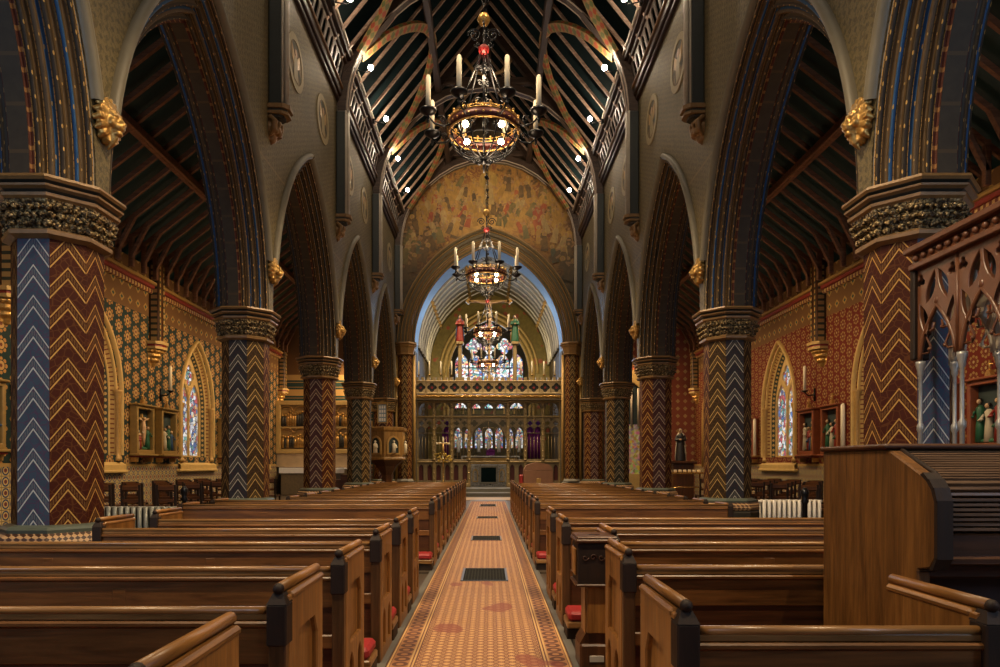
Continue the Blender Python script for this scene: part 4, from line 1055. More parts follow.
# ------------------------------------------------------------------ aisles
AX = 9.25
WINK = [-1, 0, 1, 2, 3]
def win_c(k): return (Y(k)+Y(k+1))/2
for s in (-1, 1):
    lp = [[(1.0,0),(29.8,0),(29.8,6.7),(1.0,6.7)]]
    for k in WINK: lp.append(lancet(win_c(k), 1.55, 3.05, 1.10, 2.05, 10)[::-1])
    m = MB(); m.shape(lp, 'x', s*AX, s*(AX+.12)); struct(m, 'wall_aisle_'+NM[s], [M['aisle_teal'] if s < 0 else M['aisle_red']])
M['jamb_dark'] = strip('window_reveal_pattern', (.035,.045,.035), (.42,.27,.09), .16, .28, kind='dots')
M['jamb_gold'] = strip('window_reveal_gold', (.42,.28,.10), (.16,.05,.02), .12, .16, kind='bar')
def aisle_window(s, k):
    c = win_c(k); t = None
    # splayed orders as structure: named window frame
    L, Rr = arch_path(c, 3.05, 1.15, 2.15, 14)
    def full(P, zb=1.55):
        u, z, nu, nz = P[0]; q = [(u, zb + (z-zb)*i/4, nu, nz) for i in range(4)]; return q + P
    prof = []
    def roll(r0, d0, rad, mi): prof.append(([(r0-rad+rad*math.cos(a)*-1*-1 if False else r0 + rad*math.sin(a), d0 - rad*math.cos(a)) for a in [(-PI/2)+PI*i/5 for i in range(6)]], mi))
    prof.append(([(-.10,.0),(-.10,-.06),(-.04,-.10),(.02,-.08),(.04,-.0)], 0))
    prof.append(([(.04,.0),(.10,.06)], 1)); 
    prof.append(([(.10,.06),(.12,.00),(.18,.0),(.20,.06),(.20,.12)], 0))
    prof.append(([(.20,.12),(.34,.26)], 2)); prof.append(([(.34,.26),(.36,.22),(.40,.22),(.42,.28)], 0))
    prof.append(([(.42,.28),(.56,.46)], 1)); prof.append(([(.56,.46),(.60,.46),(.62,.58)], 0))
    m = MB()
    for P, mir in ((full(L), s < 0), (full(Rr), s > 0)): sweep_arch(m, P, [([(r*.62, d*(.5 if d > 0 else 1)) for r, d in pts], mi) for pts, mi in prof], lambda u,z,d: (s*(AX+d), u, z), mir)
    o = struct(m, 'window_frame_%d' % (k+2 + (0 if s<0 else 5)), [M['gold_stone'], M['jamb_dark'], M['jamb_gold']])
    # sill
    m = MB(); x0, x1 = s*(AX-.10), s*(AX+.3)
    for (y0,y1) in ((c-1.28,c+1.28),):
        m.add([(x0,y0,1.15),(x0,y1,1.15),(x0,y1,1.30),(x0,y0,1.30),(s*(AX-.02),y0,1.36),(s*(AX-.02),y1,1.36),(x1,y1-.5,1.60),(x1,y0+.5,1.60),(x1,y0+.5,1.15),(x1,y1-.5,1.15)], [(0,1,2,3),(3,2,5,4),(4,5,6,7),(0,3,4,7,8),(1,9,6,5,2),(0,8,9,1)])
    m.cbox(s*(AX-.13), s*AX, c-1.33, c+1.33, 1.10, 1.18, .02)
    struct(m, 'window_sill_%d' % (k+2 + (0 if s<0 else 5)), [M['gold_stone']])
    # nook shafts with capitals
    m = MB()
    for q in (-1,1):
        yy = c + q*1.07; xx = s*(AX+.0)
        m.lathe([(.10,1.40),(.10,1.48),(.07,1.52),(.062,1.6),(.062,2.92),(.08,2.96),(.07,3.0),(.11,3.12),(.12,3.18)], c=(xx,yy,0), n=10)
    o = m.build('nook_shafts', [M['gold_dull']]); o['kind'] = 'structure'; o.name = 'window_shafts_%d' % (k+2 + (0 if s<0 else 5))
    # tracery and glass
    a = .80; m = MB(); lp = [lancet(c, 1.55, 3.05, a, 1.78, 10)]
    for q in (-1,1): lp.append(lancet(c+q*.385, 1.60, 3.22, .350, .68, 5)[::-1])
    lp.append(foil(c, 4.14, .34, 4, 32)[::-1]); 
    m.shape(lp, 'x', s*(AX+.24), s*(AX+.32)); struct(m, 'window_tracery_%d' % (k+2 + (0 if s<0 else 5)), [M['gold_stone']])
    m = MB(); m.shape([lancet(c, 1.56, 3.05, a-.02, 1.76, 10)], 'x', s*(AX+.30), s*(AX+.315)); m.f = m.f; struct(m, 'window_%d' % (k+2 + (0 if s<0 else 5)), [M['glass']])
for s in (-1,1):
    for k in WINK: aisle_window(s, k)
# cornice, roof
M['cornice_red'] = plain('cornice_red', (.22,.030,.018), .5, var=.3)
m = Mat('cornice_beads'); x, y, z = m.xyz(); M['beads'] = m.out(m.mix(((y*7.0).fr()-.5).ab().lt(.25), (.12,.02,.012), (.50,.32,.12)), .5)
for s in (-1,1):
    m = MB(); m.cbox(s*(AX-.16), s*AX, 1.0, 29.7, 6.10, 6.20, .02, 0).cbox(s*(AX-.10), s*AX, 1.0, 29.7, 5.98, 6.10, .02, 1).cbox(s*(AX-.22), s*AX, 1.0, 29.7, 6.20, 6.28, .02, 2)
    struct(m, 'trim_%d' % (7 if s<0 else 8), [M['cornice_red'], M['beads'], M['gold_dull']])
def az(x): return 6.8 + (AX-abs(x))*.78
aroofs = {}
for s in (-1,1):
    m = MB(); v = [(s*(AX+.2),1.0,az(AX+.2)+.16),(s*(AX+.2),29.8,az(AX+.2)+.16),(s*5.1,29.8,az(5.1)+.16),(s*5.1,1.0,az(5.1)+.16)]
    m.add(v+[(a,b,c+.1) for a,b,c in v], [(0,1,2,3),(7,6,5,4),(0,4,5,1),(1,5,6,2),(2,6,7,3),(3,7,4,0)]); cl = struct(m, 'ceiling_aisle_'+NM[s], [M['teal_boards']])
    for i in range(44):
        y = 3.4 + .6*i
        if y > 29.4: break
        m = MB(); m.bar((s*(AX+.05), y, az(AX+.05)-.03), (s*5.1, y, az(5.1)-.03), .10, .075, up=(0,1,0)); m.cbox(s*(AX-.38), s*(AX-.26), y-.05, y+.05, 6.28, az(AX-.32)+.05, .015)
        m.bar((s*(AX-.32),y,6.55),(s*(AX-.75),y,az(AX-.75)),.08,.10,up=(0,1,0))
        m.build('rafter', [M['rafter_brown']], cl)
    m = MB(); m.cbox(s*7.12, s*7.26, 1.0, 29.7, az(7.2)-.36, az(7.2)-.10, .03, 0).cbox(s*7.07, s*7.13, 1.0, 29.7, az(7.2)-.34, az(7.2)-.30, .01, 0).cbox(s*7.25, s*7.31, 1.0, 29.7, az(7.2)-.26, az(7.2)-.22, .01, 1); m.build('purlin', [M['rafter_brown'], M['cornice_red']], cl)
    m = MB(); m.box(s*5.16, s*5.2, 1.4, 29.7, 8.6, 9.9); struct(m, 'trim_%d' % (9 if s<0 else 10), [M['black_teal']])
    m = MB(); m.box(s*(AX+.75), s*(AX+.8), 1.0, 29.8, 0, 6.8); struct(m, 'wall_outer_'+NM[s], [M['dark_stone']])

# wall posts on carved corbels
def corb():
    m = MB(); rnd = random.Random(1)
    m.lathe([(.05,-.62),(.10,-.52),(.14,-.40),(.22,-.28),(.26,-.16)], n=12)
    for r in range(3):
        for i in range(9):
            a = -PI/2 + PI*(i+.5*(r%2))/8; rad = (.13,.19,.25)[r]; m.ball((rad*math.cos(a), rad*math.sin(a), (-.44,-.32,-.20)[r]), .055, 7)
    m.box(-.25,.0,-.25,.25,-.6,-.1); return m
cb = remesh(corb(), .02, 'carved_bracket', [M['gold']]); firstb = True
M['post_edge'] = strip('wall_post_edge', (.05,.06,.035), (.45,.28,.09), .16, .3, kind='bar')
for s in (-1,1):
    for k in range(0,5):
        t = thing('aisle_wall_post', 'carved gilt bracket and patterned post on the aisle wall by the %s column, %s' % (ORD[k], SIDE[s]), 'bracket', (s*AX, Y(k), 4.62), rz=(0 if s<0 else PI), group='aisle wall brackets')
        o = cb if firstb else cb.copy()
        if not firstb: COL.objects.link(o)
        firstb = False; o.parent = t
        m = MB(); 
        for z0,z1,r,mi in ((-.02,.06,.30,0),(-.08,-.02,.26,1),(-.15,-.08,.28,0)): m.prism([(0,-r),(r*.8,-r),(r*1.25,-r*.5),(r*1.25,r*.5),(r*.8,r),(0,r)], 'z', z0, z1, mi)
        m.build('abacus', [M['gold_stone'], M['red_paint']], t)
        m = MB(); m.cbox(0,.26,-.17,.17,.06,2.3,.03); m.build('post', [M['brn_post']] if 'brn_post' in M else [W['brnz']], t)
        m = MB(); vs = []
        for q in (-1,1):
            m.add([(.275,q*.10-.03,.06),(.275,q*.10+.03,.06),(.275,q*.10+.03,2.2),(.275,q*.10-.03,2.2)], [(0,1,2,3)], 0, [[(0,0),(0,1),(2.1,1),(2.1,0)]])
            m.add([(.05,q*.175,.06),(.22,q*.175,.06),(.22,q*.175,2.2),(.05,q*.175,2.2)], [(0,1,2,3)], 0, [[(0,0),(0,1),(2.1,1),(2.1,0)]])
        m.build('pattern_edge', [M['post_edge']], t)

# stations of the cross: framed reliefs in pairs flanking each pier
def station(s, y, scene_, lab, ystart):
    t = thing('station_panel', lab, 'picture', (s*(AX-.01), y, 1.60), rz=(PI/2 if s < 0 else -PI/2), group='framed reliefs along the aisle walls')
    # local: x along wall, -y into the room, z up
    w = .45; h = 1.25
    m = MB(); m.shape([[(-w,0),(w,0),(w,h),(-w,h)], [(-w+.09,.10),(w-.09,.10),(w-.09,h-.08),(-w+.09,h-.08)][::-1]], 'y', -.20, 0, bevel=.01)
    m.cbox(-w-.04,w+.04,-.26,0,h,h+.05,.015).cbox(-w-.05,w+.05,-.28,0,-.06,0,.015); m.build('frame', [M['gold_frame'] if s < 0 else M['red_frame']], t)
    m = MB()
    for q in (-1,1):
        m.prism([(q*(w-.12),-.06),(q*(w-.02),-.06),(q*(w-.05),-.22),(q*(w-.09),-.22)] if q>0 else [(q*(w-.02),-.06),(q*(w-.12),-.06),(q*(w-.09),-.22),(q*(w-.05),-.22)], 'y', -.18, 0)
    m.cbox(-w,w,-.24,-.02,-.10,-.055,.01,1); m.build('bracket', [M['gold'], M['red_paint']], t)
    m = MB(); m.prism([(-.09,h+.05),(.09,h+.05),(.03,h+.18),(-.03,h+.18)], 'y', -.14, -.06); m.tube([(0,-.10,h+.15),(0,-.10,h+.36)], .022, 6); m.tube([(-.07,-.10,h+.28),(.07,-.10,h+.28)], .018, 6); m.build('finial_cross', [M['gold']], t)
    m = MB(); m.box(-w+.08,w-.08,-.04,-.02,.08,h-.06); m.build('painted_ground', [M['night']], t)
    rnd = random.Random(scene_*7+3); mats = [M['skin_paint'],M['white_paint'],M['green_paint'],M['red_paint'],M['blue_paint'],M['gold_dull'],M['black_paint']]
    m = MB()
    if scene_ == 0:   # crucifixion group
        m.box(-.025,.025,-.10,-.05,.14,1.05,5).box(-.30,.30,-.10,-.05,.90,.95,5)
        m.tube([(0,-.12,.86),(0.01,-.13,.68),(0,-.13,.45),(.01,-.13,.22)], [.045,.06,.05,.022], 8, 0)
        m.ball((.02,-.14,.93), .045, 8, 0); m.tube([(-.27,-.11,.95),(0,-.12,.85),(.27,-.11,.95)], .022, 6, 0); m.ball((0,-.13,.56), (.065,.04,.05), 8, 1)
        figs = [(-.26,.62,1),(.27,.60,2),(-.16,.40,3)]
    elif scene_ == 1: figs = [(-.10,.62,1),(.12,.70,2),(.28,.55,4),(-.28,.50,3)]
    elif scene_ == 2: figs = [(-.24,.78,1),(0,.66,3),(.24,.82,5),(.12,.45,4)]
    else: figs = [(-.26,.80,2),(-.04,.70,1),(.20,.78,3),(.30,.5,2)]
    for x, hh, mi in figs:
        m.lathe([(.085,.12),(.07,.12+hh*.4),(.055,.12+hh*.62),(.075,.12+hh*.78),(.03,.12+hh*.86)], c=(x,-.08,0), n=8, mi=mi); m.ball((x+rnd.uniform(-.02,.02),-.11,.13+hh*.93), (.036,.04,.048), 8, 0); m.ball((x,-.08,.13+hh*.96), (.044,.04,.045), 7, 6)
        q = rnd.choice((-1,1)); m.tube([(x+q*.07,-.12,.10+hh*.75),(x+q*.16,-.15,.08+hh*.62),(x+q*.05,-.17,.12+hh*.60)], .026, 6, mi)
    m.ball((.0,-.08,.14), (.32,.06,.05), 8, 2)
    m.build('relief_figures', mats, t)
M['gold_frame'] = plain('gold_frame', (.30,.19,.06), .4, .3, var=.3, scale=12); M['red_frame'] = plain('red_gold_frame', (.22,.060,.022), .45, .1, var=.4, scale=8)
M['night'] = plain('relief_ground', (.02,.035,.035), .6, var=.5, scale=6)
n_ = 0
for s in (-1,1):
    for k in (1,2,3):
        for j, dy in enumerate((-.72,.58)):
            sc_i = ((0,1) if s < 0 else (3,2))[j] if k == 2 else (n_*3+1) % 4; n_ += 1
            what = {0:'pale crucified figure', 1:'seated figure in green', 2:'crowded standing figures', 3:'figures in green and red'}[sc_i]
            station(s, Y(k)+dy, sc_i, 'framed relief with %s, %s of pair near %s column, %s' % (what, ('nearer','further')[j], ORD[k], SIDE[s]), 0)
# wall candles above the stations
for s in (-1,1):
    for k in (1,2,3):
        for dy, z in ((.12, 3.25),):
            t = thing('wall_candle', 'cream candle on a small black wall bracket behind the %s column, %s' % (ORD[k], SIDE[s]), 'candle', (s*(AX-.30), Y(k)+dy+.30, z+.15), group='wall candles')
            MB().tube([(s*.29,0,-.12),(s*.1,0,-.14),(0,0,-.05)], .02, 6).lathe([(.03,-.06),(.09,-.02),(.10,.0)], n=10).tube([(s*.28,0,-.3),(s*.28,0,.06)], .03, 6).build('bracket', [M['black_iron']], t)
            MB().lathe([(.042,.0),(.040,.66),(.012,.70)], n=10).build('wax', [M['wax']], t)
for s, yy, w_ in ((1, Y(2)-1.45, 'nearer'), (1, Y(2)+1.25+2.9, 'further'), (-1, Y(2)-4.3, 'nearer')):
    t = thing('tall_wall_candle', 'tall cream candle fixed beside the aisle window frame, %s one, %s' % (w_, SIDE[s]), 'candle', (s*(AX-.22), yy, 1.62))
    MB().tube([(s*.2,0,-.02),(0,0,-.02)], .03, 6).lathe([(.09,-.04),(.10,.0)], n=10).build('bracket', [M['gold_dull']], t)
    MB().lathe([(.055,0),(.052,1.2),(.02,1.25)], n=10).build('wax', [M['wax']], t)

# golden altarpiece at the end of the pulpit-side aisle
t = thing('aisle_altarpiece', 'gilded carved altarpiece above a pale altar at the end of the pulpit side aisle', 'altarpiece', (-7.55, 28.9, 0))
m = MB(); m.cbox(-1.6,1.6,0,.5,1.85,4.0,.03,0); m.build('case', [M['gold_dull']], t)
rnd = random.Random(8); m = MB()
for r_, (z0, z1) in enumerate(((2.05,2.85),(3.0,3.8))):
    for i in range(27):
        x = -1.42+2.84*i/26; hh = rnd.uniform(.5,.72)*(z1-z0); m.lathe([(.09,z0),(.08,z0+hh*.7),(.05,z0+hh)], c=(x,-.05,0), n=7, mi=rnd.choice((0,0,1))); m.ball((x,-.07,z0+hh+.05), .06, 7, 0)
    for i in range(5): 
        xx = -1.25+i*.625; m.shape([pointed(xx, z1-.15, .30, .2, 5)+[(xx+.30,z1-.15)]], 'y', -.12,-.08, 0) if False else m.tube([(p[0],-.10,p[1]) for p in pointed(xx, z1-.22, .30, .28, 5)], .03, 5, 0)
m.build('relief', [M['gold'], M['dark_stone']], t)
m = MB(); m.shape([[(-1.7,1.8),(1.7,1.8),(1.7,4.1),(-1.7,4.1)], [(-1.5,1.98),(1.5,1.98),(1.5,3.9),(-1.5,3.9)][::-1]], 'y', -.16, .0, bevel=.02); m.box(-1.5,1.5,-.12,0,2.9,2.97); m.build('frame', [M['gold_stone']], t)
MB().cbox(-1.7,1.7,-.1,.6,1.2,1.82,.02).build('retable', [plain('pale_retable', (.42,.30,.17), .5, var=.3, scale=3)], t)
MB().cbox(-1.35,1.35,-.6,.2,0,1.12,.03).build('altar_table', [M['screen']], t)
MB().cbox(-1.4,1.4,-.66,.2,1.12,1.18,.01).box(-1.4,1.4,-.665,-.655,.95,1.15).build('altar_cloth', [M['cloth_white']], t)
MB().cbox(-.03,.03,-.25,-.20,1.18,1.8,.01).cbox(-.18,.18,-.25,-.20,1.55,1.61,.01).build('cross', [M['brass']], t)
# teal backdrop of that end wall
m = MB(); m.box(-9.25,-5.2,29.68,29.74,0,9.5); struct(m, 'wall_aisle_end_left', [flowers('teal_end_wall', (.006,.045,.050), (.38,.22,.07), (.45,.28,.10), (.12,.03,.02), .7)])
M_end = Mat('red_end_wall'); x, y, z = M_end.xyz(); f = (((x*3).fr()-.5).ab()+((z*3).fr()-.5).ab())
M_end = M_end.out(M_end.mix(f.lt(.3), (.22,.05,.02), (.36,.22,.08)), .6)
m = MB(); m.box(5.2,9.25,29.68,29.74,0,9.5); struct(m, 'wall_aisle_end_right', [M_end])
# doorway-like painted arch and chapel opening at the end of the console-side aisle
t = thing('chapel_screen', 'colourful painted panel and railing at the end of the console side aisle', 'panel', (6.35, 29.3, 0))
m = MB(); m.shape([[(-.9,0),(.9,0),(.9,5.4),(-.9,5.4)], lancet(0,.9,3.9,.66,1.1,8)[::-1]], 'y', 0, .2); m.build('arch_frame', [M['gold_stone']], t)
m = MB(); m.box(-.66,.66,.12,.16,.9,3.1); m.build('painted_panel', [glass('painted_panel', 0.0)], t)
pm = Mat('coloured_panel'); v = pm.vor(9, out=1); M['cpanel'] = pm.out(pm.mix(.5, v, (.5,.34,.10)), .6)
t.children and [setattr(c.data.materials, '__len__', None) for c in []]
for c in bpy.data.objects:
    if c.name.startswith('painted_panel'): c.data.materials[0] = M['cpanel']
m = MB(); m.box(-.66,.66,.16,.18,3.1,5.0); m.build('dark_opening', [M['night']], t)
m = MB()
for i in range(5): m.tube([(-.6+.3*i,.05,3.0),(-.6+.3*i,.05,4.7)], .05, 6)
m.build('bars', [M['pale_edge']], t)
# banded golden arch on the console-side wall near the end
c_ = win_c(3)
t = thing('gilt_wall_arch', 'tall gold banded pointed arch around the last console side aisle window', 'arch', (AX, c_, 0))
m = MB()
for r_, rad in ((.18,.06),(.36,.05),(.54,.06)):
    L, Rr = arch_path(0, 3.05, 1.30+r_, 2.12+r_, 12)
    for P in (L, Rr): m.tube([(-.05, P[0][0], 1.2)] + [(-.05, u, z) for u, z, a, b in P], rad, 6)
m.build('arch_bands', [M['gold_dull']], t)
# robed statue on a pedestal
robed('robed_statue', 'statue in a pale cloak and black robe standing at the console side aisle', 'statue', (7.45, 25.6, 1.45), 1.25, 'black_paint', 'white_paint', rz=-.3)
m = MB().cbox(7.05,7.85,25.2,26.0,0,1.35,.03).cbox(6.95,7.95,25.1,26.1,1.35,1.45,.02); o = m.build('statue_pedestal', [W['brnz']]); tag(o, 'brown wooden pedestal under the pale cloaked statue', 'pedestal')
t = thing('votive_stand', 'brass votive candle rack in front of the pale cloaked statue', 'candle stand', (7.1, 23.9, 0))
m = MB()
for q in (-.55,.55): m.tube([(q,0,0),(q,0,1.0)], .03, 6)
m.cbox(-.65,.65,-.2,.2,.98,1.04,.01); m.tube([(-.6,-.15,.5),(.6,-.15,.5)], .02, 6); m.build('rack', [M['brass']], t)
m = MB()
for i in range(7):
    for j in range(2): m.lathe([(.035,1.04),(.04,1.12),(.02,1.13)], c=(-.5+i*.17, -.08+j*.17, 0), n=8)
m.build('votive_cups', [M['wax']], t)

# ------------------------------------------------------------------ aisle chairs and benches
def make_chair():
    t = thing('aisle_chair', 'dark oak chair', 'chair', (0,0,0))
    m = MB(); m.cbox(-.19,.19,-.20,.20,.43,.47,.012); m.build('seat', [W['brnx']], t)
    for sx in (-1,1):
        m = MB(); m.bar((sx*.165,-.19,0),(sx*.165,-.23,.93),.04,.04,up=(0,1,0)); m.build('rear_leg', [W['dark']], t)
        m = MB(); m.bar((sx*.165,.18,0),(sx*.165,.18,.44),.04,.04,up=(0,1,0)); m.build('leg', [W['dark']], t)
    m = MB(); m.cbox(-.17,.17,-.255,-.205,.80,.93,.03); m.cbox(-.16,.16,-.235,-.20,.60,.66,.01); m.build('backrest', [W['brnx']], t)
    m = MB(); m.bar((-.165,.18,.2),(.165,.18,.2),.025,.03).bar((-.19,-.2,.2),(.19,-.2,.2),.025,.03).bar((-.19,-.2,.25),(-.19,.18,.25),.025,.03).bar((.19,-.2,.25),(.19,.18,.25),.025,.03); m.build('stretcher', [W['dark']], t)
    return t
chair0 = make_chair(); usedc = False
def put_chair(x, y, s, row, seat):
    global usedc
    lab = 'dark wooden aisle chair, %s row, %s seat out from the nave, %s' % (ORD[row], ORD[seat], SIDE[s])
    if not usedc: o = chair0; o['label'] = lab; usedc = True; o['group'] = 'wooden chairs in the aisles'; o.location = (x,y,0)
    else: o = dup(chair0, lab, (x,y,0), 0, group='wooden chairs in the aisles')
rnd = random.Random(12)
for s in (-1,1):
    for r_ in range(6):
        for c in range(4):
            put_chair(s*(6.0+.62*c+rnd.uniform(-.04,.04)), 12.6+1.15*r_+rnd.uniform(-.06,.06), s, r_, c)
# radiators
def radiator(s, x, y, mat, lab, n=14, h=.62):
    t = thing('radiator', lab, 'radiator', (x, y, 0))
    for i in range(n):
        m = MB(); xx = (i-(n-1)/2)*.085; m.tube([(xx,-.06,.12),(xx,-.06,h+.12),(xx,.06,h+.12),(xx,.06,.12)], .032, 6); m.build('column_section', [mat], t)
    m = MB(); m.tube([(-n*.045,0,.14),(n*.045,0,.14)], .03, 6).tube([(-n*.045,0,h+.1),(n*.045,0,h+.1)], .025, 6)
    for q in (-1,1): m.tube([(q*n*.04,0,0),(q*n*.04,0,.14)], .03, 6)
    m.build('header_pipes', [mat], t)
radiator(-1, -4.75, 9.15, M['cast_iron'], 'old grey column radiator standing between the first two columns, pulpit side', 15, .60)
radiator(1, 5.2, 11.3, M['white_iron'], 'pale column radiator beyond the pews, console side', 12, .58)
def bollard(x, y, lab):
    m = MB().lathe([(.08,0),(.06,.04),(.028,.08),(.028,.82),(.05,.85),(.03,.88),(.045,.93),(.05,.97),(.02,1.02)], n=12); o = m.build('iron_post', [M['black_iron']], None, (x,y,0)); tag(o, lab, 'post', 'iron valve posts')
bollard(-3.98, 8.75, 'dark iron post with a knob beside the grey radiator'); bollard(3.95, 8.15, 'dark iron post with a knob beside the console')
# ------------------------------------------------------------------ pews
def pew_end(parent, s, x, knob, h=.84, L=.47):
    """end panel with sunk tracery; x: aisle face position, extends outward .06"""
    x0, x1 = x, x + .065
    if s < 0: x0, x1 = -x - .065, -x
    e = MB()
    lp = [[(0,0),(L,0),(L,h),(0,h)], [(.10,.40),(L-.09,.40),(L-.09,h-.22),(L-.13,h-.15),(.14,h-.15),(.10,h-.22)][::-1]]
    for q in (.135, L-.125): lp.append(lancet(q, .10, .26, .052, .08, 4)[::-1])
    lp.append([(.40+.0,.0),(.41,.0),(.405,.001)][::-1]) if False else None
    e.shape([l for l in lp if l], 'x', x0, x1, bevel=.006)
    e.box((x0+x1)/2-.012, (x0+x1)/2+.012, .05, L-.04, .05, h-.06)
    o = e.build('end_panel', [W['oakz']], parent)
    p = MB(); xm = (x0+x1)/2
    p.cbox(xm-.030, xm+.030, -.035, .030, 0, h-.04, .006, 1)
    v = [(xm-.035,-.042),(xm+.035,-.042),(xm+.035,.036),(xm-.035,.036)]
    p.cbox(xm-.035, xm+.035, -.042, .036, h-.17, h-.025, .005)
    p.add([(a,b,h-.025) for a,b in v] + [(xm-.018,-.02,h+.012),(xm+.018,-.02,h+.012),(xm+.018,.02,h+.012),(xm-.018,.02,h+.012)], [(0,1,5,4),(1,2,6,5),(2,3,7,6),(3,0,4,7),(4,5,6,7)])
    if knob: p.ball((xm,-.014,h+.026), .021, 10)
    p.build('post', [W['dark'], W['postz']], parent, label='dark squared front post with a small knob')
    c = MB(); c.cbox(xm-.037, xm+.037, .03, L+.008, h-.022, h+.008, .01)
    if knob: c.tube([(xm,-.010,h+.028),(xm,L+.015,h+.024)], .019, 10)
    c.build('cap_rail', [W['oaky']], o)
W['brnx2'] = wood('mid_oak_x', (.055,.020,.005), (.29,.115,.027), 'x')
W['postz'] = wood('post_oak', (.034,.015,.005), (.14,.062,.020), 'z')
def make_pew(s, x_in, x_out, kneeler=True, kout=None, far_end=True, lab='', y=0, grp='oak pews', near_end=True):
    t = thing('pew', lab, 'pew', (0, y, 0), group=grp)
    if near_end: pew_end(t, s, x_in, True)
    if far_end: pew_end(t, s, x_out-.065, y < 7, h=(.84 if y < 7 else .80))
    a, b = s*(x_in+.055), s*(x_out-.055)
    MB().cbox(a, b, -.012, .012, .10, .78, .004).build('back_panel', [W['brnx']], t)
    m = MB(); m.tube([(a,-.006,.788),(b,-.006,.788)], .016, 8); m.cbox(a, b, -.018, .02, .755, .78, .005); m.build('top_rail', [W['rail']], t)
    m = MB(); m.cbox(a, b, -.030, .012, .732, .754, .006); m.cbox(a, b, -.018, .012, .60, .733, .004); m.cbox(a, b, -.025, .0, .40, .47, .006).cbox(a,b,-.022,.0,.10,.18,.006)
    n = max(1, int(abs(b-a)/.95)); 
    for i in range(1, n): m.cbox(a+(b-a)*i/n-.035, a+(b-a)*i/n+.035, -.020, 0, .18, .70, .005)
    m.build('back_rails', [W['brnx2']], t)
    MB().cbox(a, b, .02, .40, .40, .435, .01).build('seat', [W['oakx']], t)
    if kneeler:
        k = MB(); ka = s*(x_in-.005); bb = b if kout is None else s*kout; k.cbox(ka, bb, -.42, -.16, .10, .15, .008, 1).cbox(ka, bb, -.40, -.18, .0, .10, .006, 2).cbox(ka+s*.01, bb, -.42, -.16, .15, .222, .02, 0); 
        k.build('kneeler', [M['red_pad'], W['rail'], W['dark']], t, label='red padded kneeler board behind the pew')
    return t
PX = .672 - .032
rowsL = [(1.40, 3.9), (2.33, 3.9), (3.25, 3.9), (4.30, 3.9), (5.22, 3.05), (6.10, 3.05), (8.42, 3.9), (9.4, 3.9)] + [(8.42 + .97*i, 3.12) for i in range(2, 12)]
for i, (y, xo) in enumerate(rowsL):
    make_pew(-1, PX, xo, lab='oak pew with carved end, %s row from the camera, pulpit side' % ORD[i], y=y, far_end=True)
rowsR = [(2.05, 1.645, PX), (3.30, 3.9, PX+.085), (4.30, 3.9, PX+.20), (5.26, 3.9, PX), (6.25, 3.9, PX), (8.46, 3.17, PX), (9.43, 3.17, PX)] + [(8.46 + .97*i, 3.17, PX) for i in range(2, 11)]
for i, (y, xo, xi) in enumerate(rowsR):
    make_pew(1, xi, xo, lab='oak pew with carved end, %s row from the camera, console side' % ORD[i], y=y, kneeler=True, kout=(1.6 if i == 1 else None))
# platforms
for s in (-1,1):
    m = MB().box(s*.665, s*4.0, .2, 6.7, 0, .02).box(s*.665, s*4.0, 7.9, 19.4, 0, .02); struct(m, 'floor_pew_platform_'+NM[s], [M['floor']])
# alms box pillar
t = thing('alms_box_stand', 'dark square carved box on a narrow oak stand at the aisle edge, console side', 'collection box', (.635, 4.16, 0))
MB().cbox(0,.21,0,.24,0,.17,.012).prism([(.0,.17),(.21,.17),(.17,.24),(.04,.24)], 'y', .02, .22).build('base', [W['brnz']], t)
MB().cbox(.06,.15,-.006,.0,.06,.10,.002).build('label_plate', [M['pale_edge']], t, label='small pale plate on the base')
m = MB(); m.cbox(.035,.175,.03,.21,.22,.56,.006); m.cbox(.045,.165,.0,.03,.24,.55,.004); m.build('stem', [W['oakz']], t)
m = MB(); m.cbox(-.015,.225,-.02,.26,.55,.81,.008); m.build('box', [W['dark']], t)
m = MB(); m.cbox(-.03,.24,-.035,.275,.81,.835,.008).cbox(-.022,.232,-.027,.267,.833,.85,.006); m.build('lid', [W['brnx']], t)
MB().cbox(-.03,.24,-.035,.275,.535,.555,.006).build('lower_moulding', [W['brnx']], t)
m = MB()
for i in range(4): m.tube(scroll((.03+.05*i,-.024,.72), .022, 1.1, 1 if i%2 else -1, 10), .004, 4)
m.build('carving', [W['brnx']], t)
MB().cbox(-.03,-.014,.04,.20,.60,.77,.006).build('side_panel', [W['oakz']], t)
MB().box(.07,.14,.10,.115,.849,.853).build('coin_slot', [M['black_iron']], t)

# ------------------------------------------------------------------ roll-top organ console
t = thing('organ_console', 'large oak roll top organ console standing among the pews', 'organ console', (1.705, 2.43, 0))
# side profile in (y, z); local y forward
prof_ = [(.82,0),(.82,1.365),(.31,1.365),(.27,1.355),(.06,1.255),(.02,1.215),(.0,1.16),(.0,.96),(.03,.915),(.10,.90),(.10,0)]
m = MB(); m.shape([prof_], 'x', 0, .05, bevel=.006); m.build('side_panel', [W['console']], t)
m = MB(); m.shape([[(y_,z_) for y_,z_ in prof_]], 'x', 1.95, 2.0, bevel=.006); m.build('side_panel', [W['console']], t)
m = MB(); pe = [(.075,1.268),(.04,1.245),(.012,1.212),(-.006,1.165),(-.006,.955),(.022,.912),(.10,.895)]
for (a0,a1),(b0,b1) in zip(pe, pe[1:]): m.bar((.027,a0,a1),(.027,b0,b1),.058,.014,up=(1,0,0)) if False else m.prism([(a0-.008,a1+.004),(b0-.008,b1-.002),(b0+.010,b1-.004),(a0+.010,a1-.004)], 'x', -.002, .056)
m.tube([(.054,-.002,.95),(.054,-.002,1.165),(.054,.02,1.215),(.054,.08,1.268),(.054,.29,1.362)], .010, 6); m.build('dark_edge', [W['dark']], t)
